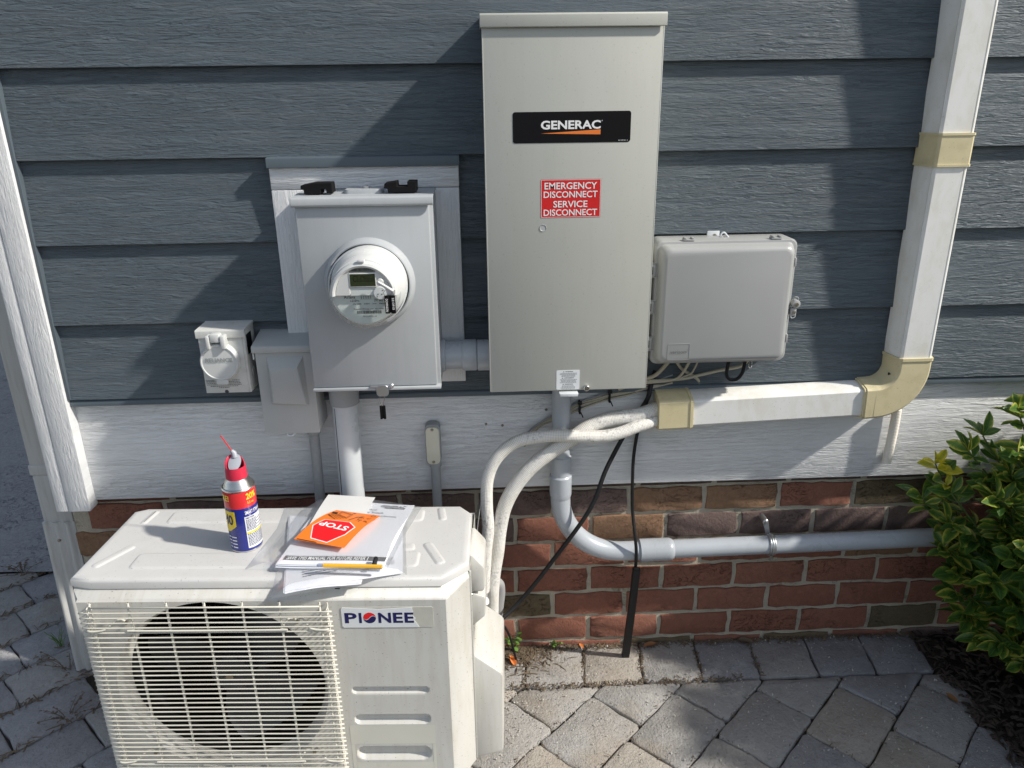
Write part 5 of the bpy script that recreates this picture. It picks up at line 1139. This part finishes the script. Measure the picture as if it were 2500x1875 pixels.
q = MB(); word(q, 'GENERAC', lambda a_, b_: upmap(0.655+0.27*a_, 0.075-0.042*b_, 0.0010), B1); q.grid(lambda a_, b_: upmap(0.70+0.22*a_, 0.082+0.012*b_, 0.001), 6, 1)
word(q, 'nual', lambda a_, b_: upmap(0.56+0.075*a_, 0.150-0.026*b_, 0.0010)); word(q, 'er Switch', lambda a_, b_: upmap(0.545+0.18*a_, 0.205-0.03*b_, 0.0010)); word(q, 'd Non-Service Entrance', lambda a_, b_: upmap(0.52+0.36*a_, 0.258-0.026*b_, 0.0010))
q.obj('cover_print', m_inkg, um)
# warning card: white tab + orange print
wq = [(-0.749, -0.184), (-0.637, -0.204), (-0.648, -0.290), (-0.765, -0.318)]
CARDZ = 0.5900
oq = [(-0.7165, -0.262), (-0.6135, -0.294), (-0.672, -0.424), (-0.783, -0.384)]
def cardz(u, v): return CARDZ+0.0035+0.0100*math.sin(PI*min(1, v*1.02))**1.0*(0.75+0.25*(1-u))+0.0030*v
wc = thing('warning_card', 'curled orange warning card with a red stop octagon and white back flap', 'card', (-0.69, -0.32, CARDZ))
sheet(MB(), wq, lambda u, v: CARDZ+0.0012+0.002*math.sin(PI*v), 8, 10).obj('white_flap', m_cardw, wc)
sheet(MB(), oq, cardz, 18, 22, 0.0005).obj('orange_face', m_cardo, wc)
def cmap(u, v, d=0.0007): x, y = bil(oq, u, v); return (x, y, cardz(u, v)+d)
OCT = [(0.075, 0.650), (0.155, 0.440), (0.660, 0.400), (0.865, 0.520), (0.825, 0.735), (0.630, 0.965), (0.270, 0.930)]
def fan_fill(mb, poly, d, k=6):
    cu = sum(p[0] for p in poly)/len(poly); cv = sum(p[1] for p in poly)/len(poly); rim = []
    for i in range(len(poly)):
        a_, b_ = poly[i], poly[(i+1) % len(poly)]
        for t in range(k): rim.append((a_[0]+(b_[0]-a_[0])*t/k, a_[1]+(b_[1]-a_[1])*t/k))
    rings = [[cmap(cu+(u-cu)*s, cv+(v-cv)*s, d) for u, v in rim] for s in (1, .8, .6, .4, .2, .02)]
    mb.loft(rings, False, True)
q = MB(); fan_fill(q, OCT, 0.0007); q.obj('octagon_border', m_white, wc)
cu, cv = 0.5, 0.66
q = MB(); fan_fill(q, [(cu+(u-cu)*0.945, cv+(v-cv)*0.945) for u, v in OCT], 0.0012); q.obj('stop_octagon', m_cardr, wc)
q = MB(); word(q, 'STOP', lambda a_, b_: cmap(0.765-0.60*a_, 0.508+0.035*(1-a_)+0.118*b_, 0.0018), B2); q.obj('stop_lettering', m_white, wc)
q = MB()
def cline(p, r, w_=0.006):
    n_ = 6
    dx, dy = r[0]-p[0], r[1]-p[1]; l = math.hypot(dx, dy); nx, ny = -dy/l*w_, dx/l*w_
    q.grid(lambda a_, b_: cmap(p[0]+dx*a_+nx*(b_-.5), p[1]+dy*a_+ny*(b_-.5), 0.0012), n_, 1)
fr4 = [(0.19, 0.055), (0.49, 0.130), (0.50, 0.300), (0.235, 0.215)]
for i in range(4): cline(fr4[i], fr4[(i+1) % 4], 0.010)
fi4 = [(0.225, 0.085), (0.46, 0.145), (0.465, 0.270), (0.260, 0.205)]
for i in range(4): cline(fi4[i], fi4[(i+1) % 4], 0.007)
for i in range(5): cline((0.235-0.042*i*0.9, 0.215+0.012*i), (0.50-0.045*i, 0.300+0.022*i), 0.006)
cline((0.06, 0.262), (0.32, 0.385), 0.009); cline((0.06, 0.262), (0.235, 0.215), 0.007)
q.grid(lambda a_, b_: cmap(0.045+0.12*a_+0.03*b_, 0.125+0.065*b_, 0.0012), 2, 2)
for p, r in (((0.43, 0.055), (0.50, 0.070)), ((0.50, 0.070), (0.475, 0.045)), ((0.50, 0.07), (0.47, 0.09))): cline(p, r, 0.010)
for i in range(12):
    a_, b_ = 2*PI*i/12, 2*PI*(i+1)/12; cline((0.90+0.045*math.cos(a_), 0.075+0.030*math.sin(a_)), (0.90+0.045*math.cos(b_), 0.075+0.030*math.sin(b_)), 0.007)
rs_ = random.Random(31)
for i in range(22):
    u0, v0 = rs_.uniform(0.66, 0.94), rs_.uniform(0.165, 0.335); cline((u0, v0), (min(0.97, u0+rs_.uniform(-.07, .09)), v0+rs_.uniform(-.035, .035)), rs_.uniform(.005, .016))
cline((0.60, 0.335), (0.66, 0.200), 0.007); cline((0.575, 0.345), (0.635, 0.205), 0.007); cline((0.575, 0.345), (0.60, 0.335), 0.007)
cline((0.05, 0.985), (0.45, 0.992), 0.012)
pg_ = q.obj('pictograms', m_ink, wc); pg_['kind'] = 'stuff'
# clear sleeves
def sleeve(label, ring_pts, zf, zc, grp, cen, bulge):
    n_ = len(ring_pts); mb = MB(); rim = []
    for i in range(n_):
        a_, b_ = ring_pts[i], ring_pts[(i+1) % n_]
        for t in range(6): rim.append((a_[0]+(b_[0]-a_[0])*t/6, a_[1]+(b_[1]-a_[1])*t/6))
    rings = []
    for s in (1.0, 0.96, 0.88, 0.74, 0.55, 0.3, 0.05):
        rings.append([(cen[0]+(x-cen[0])*s, cen[1]+(y-cen[1])*s, zf(x, y, s)+0.0006*mnoise.noise(Vector((x*30*s, y*30*s, zc)))) for x, y in rim])
    mb.loft(rings, False, True)
    return tag(mb.obj('document_sleeve', m_film, sharp=60, calc=False), label, 'plastic sleeve', 'clear plastic sleeves')
def zs_low(x, y, s):
    zt = 0.5650+0.0092*min(1, (1-s)*5)
    return zt
sleeve('clear plastic sleeve round the lower instruction sheets, drooping over the front edge', [(-0.852, -0.192), (-0.700, -0.192), (-0.560, -0.230), (-0.556, -0.340), (-0.541, -0.482), (-0.660, -0.512), (-0.796, -0.545), (-0.806, -0.450), (-0.872, -0.442), (-0.846, -0.285)], zs_low, 1.0, 'a', (-0.69, -0.38), 0)
sleeve('clear plastic sleeve round the upper manual, below the orange card', [(-0.772, -0.176), (-0.640, -0.186), (-0.528, -0.226), (-0.560, -0.360), (-0.582, -0.482), (-0.700, -0.475), (-0.815, -0.462), (-0.835, -0.395), (-0.806, -0.228)], lambda x, y, s: 0.5745+0.0143*min(1, (1-s)*6), 2.0, 'a', (-0.68, -0.33), 0)
pn = thing('pen', 'yellow ballpoint pen with a pale tip lying across the manual', 'pen', (-0.65, -0.487, 0.588))
PZ = 0.5932
MB().tube([(-0.7035, -0.4805, PZ), (-0.5885, -0.4920, PZ)], 0.0044, 8).obj('barrel', m_penY, pn)
MB().tube([(-0.7165, -0.4790, PZ), (-0.7130, -0.4794, PZ), (-0.7035, -0.4805, PZ)], [0.0022, 0.0036, 0.0038], 8).obj('tip', m_penC, pn)
MB().tube([(-0.5880, -0.49205, PZ), (-0.5868, -0.4922, PZ)], 0.0045, 8).obj('end_plug', m_penY, pn)
pcap = MB().tube(spline([(-0.6045, -0.4795, 0.5890), (-0.6030, -0.4700, 0.5935), (-0.6018, -0.4610, 0.5950)], 4), [0.0048]*7+[0.0042, 0.0025], 10)
tag(pcap.obj('marker_stub', m_dark), 'black rounded marker stub standing behind the yellow pen', 'marker')

# ================================================================== SHRUB
def leaf_mesh(seed, L=0.045, Wd=0.022):
    r = random.Random(seed); nl = 6; mb = MB(); cup = r.uniform(0.15, 0.55); bend = r.uniform(-0.1, 0.75); tw = r.uniform(-.3, .3)
    prof = [0.10, 0.46, 0.80, 1.0, 0.98, 0.72, 0.10]
    vs_ = []; uv = []
    for i in range(nl+1):
        t = i/nl; wv = prof[i]*Wd*0.5*r.uniform(.95, 1.05); y = L*t; z0 = -bend*L*t*t*0.5
        for k in (-1, -0.5, 0, 0.5, 1):
            x = wv*k; z = z0+abs(x)*cup+tw*x*t
            vs_.append((x, y, z)); uv.append((abs(k), t))
    fs = []
    for i in range(nl):
        for k in range(4): fs.append((i*5+k, i*5+k+1, (i+1)*5+k+1, (i+1)*5+k))
    return vs_, fs, uv
LEAVES = [leaf_mesh(s, random.Random(s).uniform(.044, .068), random.Random(s+90).uniform(.022, .033)) for s in range(10)]
def leaf_data(i, mat):
    vs_, fs, uv = LEAVES[i]; me = bpy.data.meshes.new('leaf'); me.from_pydata(vs_, [], fs)
    ul = me.uv_layers.new(name='UVMap')
    for l in me.loops: ul.data[l.index].uv = uv[l.vertex_index]
    at = me.attributes.new('rnd', 'FLOAT', 'POINT')
    for d in at.data: d.value = i/10
    for p in me.polygons: p.use_smooth = True
    me.materials.append(mat); return me
LD = {m_: [leaf_data(i, m_) for i in range(10)] for m_ in (m_leaf, m_leafy)}
sbush = random.Random(77)
def shrub(label, base, tips, extra, near, grp='variegated shrubs'):
    root = thing('shrub', label, 'shrub', base, 0, grp)
    spots = []       # (matrix, yellow)
    st_mb = []
    for (tp, young) in tips:
        tp = Vector(tp)+Vector((0.022, 0, -0.012)); b0 = Vector(base)+Vector((sbush.uniform(-.08, .08), sbush.uniform(-.06, .06), 0))
        mid = b0.lerp(tp, 0.5)+Vector((sbush.uniform(-.04, .04), sbush.uniform(-.03, .03), 0.05))
        path = spline([b0, mid, tp], 8)
        st_mb.append(path)
        d = (path[-1]-path[-4]).normalized(); n_p = sbush.randint(7, 11)
        for k in range(n_p):
            f = k/n_p; pos_i = len(path)-1-f*8.0; i0 = int(max(0, pos_i)); P = path[i0].lerp(path[min(i0+1, len(path)-1)], pos_i-i0)
            for sgn in range(5 if k == 0 else 4 if k == 1 else 3 if k == 2 else 2):
                az = sbush.uniform(0, 2*PI); el = sbush.uniform(0.65, 1.1) if k == 0 else sbush.uniform(0.05, 0.85)
                side = Vector((math.cos(az), math.sin(az), 0)); dv = (side*math.cos(el)+d*math.sin(el)+Vector((0, -0.18, 0.05))).normalized()
                upv = Vector((0.25, -0.55, 0.9)); xv = dv.cross(upv).normalized(); zv = xv.cross(dv)
                roll = sbush.uniform(-.6, .6); sc = sbush.uniform(.75, 1.2)*(0.62 if young and k == 0 else 1)
                m_ = Matrix((xv, dv, zv)).transposed().to_4x4() @ Matrix.Rotation(roll, 4, 'Y') @ Matrix.Scale(sc, 4)
                spots.append((Matrix.Translation(P) @ m_, young and k < 2))
    for path in st_mb:
        MB().tube(path, [0.0055-0.0038*i/(len(path)-1) for i in range(len(path))], 6).obj('stem', m_stem, root, sharp=80)
    spots.sort(key=lambda s_: (s_[0].translation-cam.matrix_world.translation).length)
    vis = spots if near else []
    ncap = 300 if near else 0
    base_m = Matrix.Translation(base).inverted()
    for m_, yg in spots[:ncap]:
        o = bpy.data.objects.new('leaf', LD[m_leafy if yg else m_leaf][sbush.randrange(10)]); COL.objects.link(o); o.parent = root; o.matrix_local = base_m @ m_
    rest = spots[ncap:]
    for m_, mats in ((m_leaf, False),):
        V, Fc, UV, RN = [], [], [], []
        for mt, yg in rest:
            vs_, fs, uv = LEAVES[sbush.randrange(10)]; k = len(V); rn = sbush.random()
            V += [tuple(mt @ Vector(p)) for p in vs_]; Fc += [tuple(i+k for i in f) for f in fs]; UV += uv; RN += [rn]*len(vs_)
        if not V: continue
        me = bpy.data.meshes.new('foliage'); me.from_pydata(V, [], Fc); ul = me.uv_layers.new(name='UVMap')
        for l in me.loops: ul.data[l.index].uv = UV[l.vertex_index]
        at = me.attributes.new('rnd', 'FLOAT', 'POINT'); at.data.foreach_set('value', RN)
        o = finish('foliage', me, m_leaf, root, sharp=180); o['kind'] = 'stuff'
    return root
tips = [((0.720, -0.115, 0.600), True), ((0.735, -0.150, 0.555), True), ((0.700, -0.120, 0.505), False), ((0.765, -0.16, 0.655), False), ((0.800, -0.15, 0.690), False), ((0.850, -0.18, 0.765), False), ((0.905, -0.15, 0.790), False), ((0.960, -0.2, 0.86), False), ((1.02, -0.2, 0.92), False),
        ((0.745, -0.17, 0.465), False), ((0.755, -0.16, 0.385), False), ((0.785, -0.18, 0.32), False), ((0.80, -0.18, 0.26), False), ((0.835, -0.19, 0.195), False), ((0.875, -0.22, 0.15), False), ((0.95, -0.27, 0.105), False), ((1.02, -0.32, 0.085), False), ((1.02, -0.42, 0.03), False), ((1.06, -0.46, 0.06), False), ((0.80, -0.20, 0.43), False), ((0.83, -0.2, 0.55), False)]
while len(tips) < 230:
    a_, el = sbush.uniform(0, 2*PI), math.asin(sbush.uniform(-0.75, 1)); rr0 = sbush.uniform(0.62, 1.0)
    x = 1.17+0.42*rr0*math.cos(a_)*math.cos(el); y = -0.24+0.20*rr0*math.sin(a_)*math.cos(el); z = 0.46+0.42*rr0*math.sin(el)+0.10*(x-1.0)
    if y > -0.06 or z < 0.04 or x < 0.745+0.10*abs(z-0.5): continue
    tips.append(((x, y, z), False))
shrub('bushy green shrub with yellow edged leaves in front of the brick wall', (1.14, -0.21, -0.02), tips, 0, True)
# unseen shrubs added to the right to cast shade on the paving
for bx, by, hx, hz, nt_ in ((1.46, -0.62, 0.38, 1.18, 230), (1.42, -1.22, 0.38, 1.15, 190)):
    tp2 = []
    for _ in range(nt_):
        a_, el = sbush.uniform(0, 2*PI), math.asin(sbush.uniform(-0.9, 1)); rr0 = sbush.uniform(0.45, 1.0)
        tp2.append(((bx+hx*rr0*math.cos(a_)*math.cos(el), by+0.34*rr0*math.sin(a_)*math.cos(el), hz*0.55+hz*0.45*rr0*math.sin(el)), False))
    shrub('unseen dense green shrub added to shade the paving, in front of the bushy one' if by > -1 else 'unseen dense green shrub added to shade the paving, nearest the viewer', (bx, by, -0.02), tp2, 0, False, 'unseen shrubs added for shade')

# ================================================================== SMALL GROUND THINGS
def dry_leaf(label, x, y, mat, L, rz, curl, tilt=0.0):
    vs_ = []; nl = 6
    for i in range(nl+1):
        t = i/nl; wd = L*0.24*math.sin(PI*min(1, t*0.95+0.03))**0.8
        for k in (-1, 0, 1): vs_.append((wd*k, L*(t-0.5), 0.003+abs(k)*wd*curl+0.25*L*curl*(t-0.5)**2+0.002*random.random()))
    fs = [(i*3+k, i*3+k+1, (i+1)*3+k+1, (i+1)*3+k) for i in range(nl) for k in (0, 1)]
    mb = MB(); mb.add(vs_, fs); mb.tube([(0, -0.5*L, 0.003+0.06*L*curl), (0.001, -0.72*L, 0.005)], 0.0006, 5)
    o = mb.obj('fallen_leaf', mat, sharp=70); o.location = (x, y, GZ+0.002); o.rotation_euler = (tilt, 0, rz)
    tag(o, label, 'leaf', 'fallen leaves on the paving')
dry_leaf('curled bright orange fallen leaf beside the foot of the white hoses', -0.320, -0.060, m_dryo, 0.036, 0.5, 0.9, 0.5)
dry_leaf('small reddish orange fallen leaf between two pavers by the brick wall', -0.120, -0.010, m_dryo, 0.024, 0.3, 0.6)
dry_leaf('narrow brown fallen leaf right of the black tube at the wall foot', 0.075, -0.018, m_dry, 0.040, 1.9, 0.6)
dry_leaf('long tan fallen leaf at the wall foot left of the dark pavers', 0.352, -0.018, m_twig, 0.046, 1.2, 0.6)
dry_leaf('dark brown fallen leaf lying on a dark paver near the soil', 0.812, -0.262, m_dry, 0.036, 0.3, 0.2)
dry_leaf('pale tan fallen leaf lying on the dark soil under the shrub', 0.995, -0.085, m_twig, 0.040, 1.3, 0.5)
def weed(label, x, y, n_, h, mat, lf, seed, sp=0.03, cat='weed'):
    r = random.Random(seed); root = thing('weed', label, cat, (x, y, GZ)); 
    for i in range(n_):
        a_ = r.uniform(0, 2*PI); tx_, ty_ = x+sp*math.cos(a_)*r.random(), y+sp*math.sin(a_)*r.random(); hh = h*r.uniform(.5, 1.0)
        path = spline([(x+r.uniform(-.008, .008), y+r.uniform(-.008, .008), GZ-0.01), ((x+tx_)/2, (y+ty_)/2, GZ+hh*0.6), (tx_, ty_, GZ+hh)], 4)
        mb = MB().tube(path, 0.0009, 4); mb.obj('stem', mat, root)
        if lf:
            mb = MB()
            for k in range(r.randint(2, 4)):
                P = path[-1-2*k] if 2*k < len(path) else path[0]; b_ = r.uniform(0, 2*PI); s0 = lf*r.uniform(.6, 1.1); c_ = (P.x+s0*math.cos(b_), P.y+s0*math.sin(b_), P.z+0.002)
                mb.add([(c_[0]+s0*0.9*math.cos(t), c_[1]+s0*0.9*math.sin(t), c_[2]+0.35*s0*math.sin(t+b_)) for t in [j*PI/4 for j in range(8)]], [tuple(range(8))])
            mb.obj('leaf', mat, root)
weed('small green clover weed at the wall foot beside the white hoses', -0.315, -0.015, 7, 0.062, m_weed, 0.007, 1)
weed('low green weed in the joint below the brick wall', -0.205, 0.0, 5, 0.022, m_weed, 0.005, 2)
weed('tuft of thin green grass in a paver joint left of the air conditioner', -1.632, 0.085, 12, 0.060, m_weed, 0, 3, 0.035, 'grass tuft')
weed('dry dark branching weed lying over the left pavers by the air conditioner', -1.55, -0.02, 12, 0.045, m_twig, 0.004, 4, 0.10)
weed('dark dry weed in the joint near the bottom left pavers', -1.47, -0.20, 12, 0.03, m_twig, 0.004, 5, 0.08)
weed('dark weedy tuft along the asphalt edge behind the downspout', -1.95, 0.47, 14, 0.04, m_twig, 0.005, 6, 0.12)
# litter of dead twigs and crumbs in the joints and at the wall foot
db_ = MB(); rd = random.Random(12)
def crumb(x, y, L, wd, z=0.0):
    a_ = rd.uniform(0, 2*PI); dx, dy = math.cos(a_)*L/2, math.sin(a_)*L/2; nx, ny = -math.sin(a_)*wd, math.cos(a_)*wd
    z0 = GZ+0.0022+z; zt = rd.uniform(0.0005, 0.005)
    db_.add([(x-dx-nx, y-dy-ny, z0), (x-dx+nx, y-dy+ny, z0), (x+dx+nx, y+dy+ny, z0+zt), (x+dx-nx, y+dy-ny, z0+zt), (x, y, z0+wd*1.6+zt/2)], [(0, 1, 4), (1, 2, 4), (2, 3, 4), (3, 0, 4), (0, 3, 2, 1)])
for _ in range(900):
    x = -0.40+1.25*rd.random()**1.6; crumb(x, 0.0-abs(rd.gauss(0, .010)), rd.uniform(.004, .022), rd.uniform(.0006, .0018))
for _ in range(500): crumb(rd.gauss(-0.30, .05), rd.gauss(-.03, .035), rd.uniform(.004, .03), rd.uniform(.0006, .0018))
for _ in range(350): crumb(rd.uniform(-0.33, 0.3), rd.gauss(-0.160, .006), rd.uniform(.003, .016), rd.uniform(.0006, .0015))
for k in range(-2, 5):
    for _ in range(50): t = rd.random(); crumb(-0.280+k*0.1605+0.005-0.017*t+rd.gauss(0, .004), -0.158*t, rd.uniform(.003, .016), rd.uniform(.0006, .0015))
for _ in range(900):
    k = rd.randrange(-14, 0); v_ = 0.211+k*0.155+rd.gauss(0, .006); u_ = rd.uniform(0.6, 2.2); x, y = (-u_+v_)/S2*1.0, (-u_-v_)/S2
    x, y = rd.uniform(-2.05, -1.40), 0
    v_ = 0.211+round((x/0.22))*0.155; y = x-(0.211+0.155*rd.randrange(-12, -6))*S2+rd.gauss(0, .012)
    if -0.55 < y < 0.5: crumb(x, y, rd.uniform(.004, .03), rd.uniform(.0006, .002))
for _ in range(1500):
    k = rd.randrange(-3, 6); v_ = 0.211+k*0.155+rd.gauss(0, .0035); u_ = rd.uniform(-0.75, 0.75)
    if rd.random() < 0.45: u_ = 0.067-0.155*k+0.213*rd.randrange(-5, 5)+rd.gauss(0, .0035); v_ = 0.211+(k+rd.random())*0.155
    x, y = (-u_+v_)/S2, (-u_-v_)/S2
    if y < -0.17 and -0.42 < x < 0.84: crumb(x, y, rd.uniform(.002, .011), rd.uniform(.0005, .0014))
tag(db_.obj('litter', m_twig), 'dead twigs and crumbs scattered along the wall foot and paver joints', 'litter', kind='stuff')
gr = MB(); db_ = gr
for _ in range(700): x = rd.uniform(-0.42, 0.83); y = -rd.uniform(0.0, 0.52); crumb(x, y, rd.uniform(.0012, .0038), rd.uniform(.0008, .0018))
for _ in range(260): crumb(rd.gauss(-0.36, .04), rd.gauss(-.22, .08), rd.uniform(.001, .003), rd.uniform(.0008, .0014))
tag(gr.obj('grit', M('pale_grit', (0.50, 0.47, 0.42), 0.9, var=0.3, vs_=80)), 'pale grit and crumbs of stone lying over the paving', 'grit', kind='stuff')
ml = MB(); db_ = ml
for _ in range(2600): crumb(rd.uniform(0.83, 1.5), -abs(rd.uniform(0, 0.8)), rd.uniform(.008, .04), rd.uniform(.0015, .005), rd.uniform(-.004, .012))
tag(ml.obj('mulch', m_chip), 'dark bark mulch covering the garden bed at the right', 'mulch', kind='stuff')
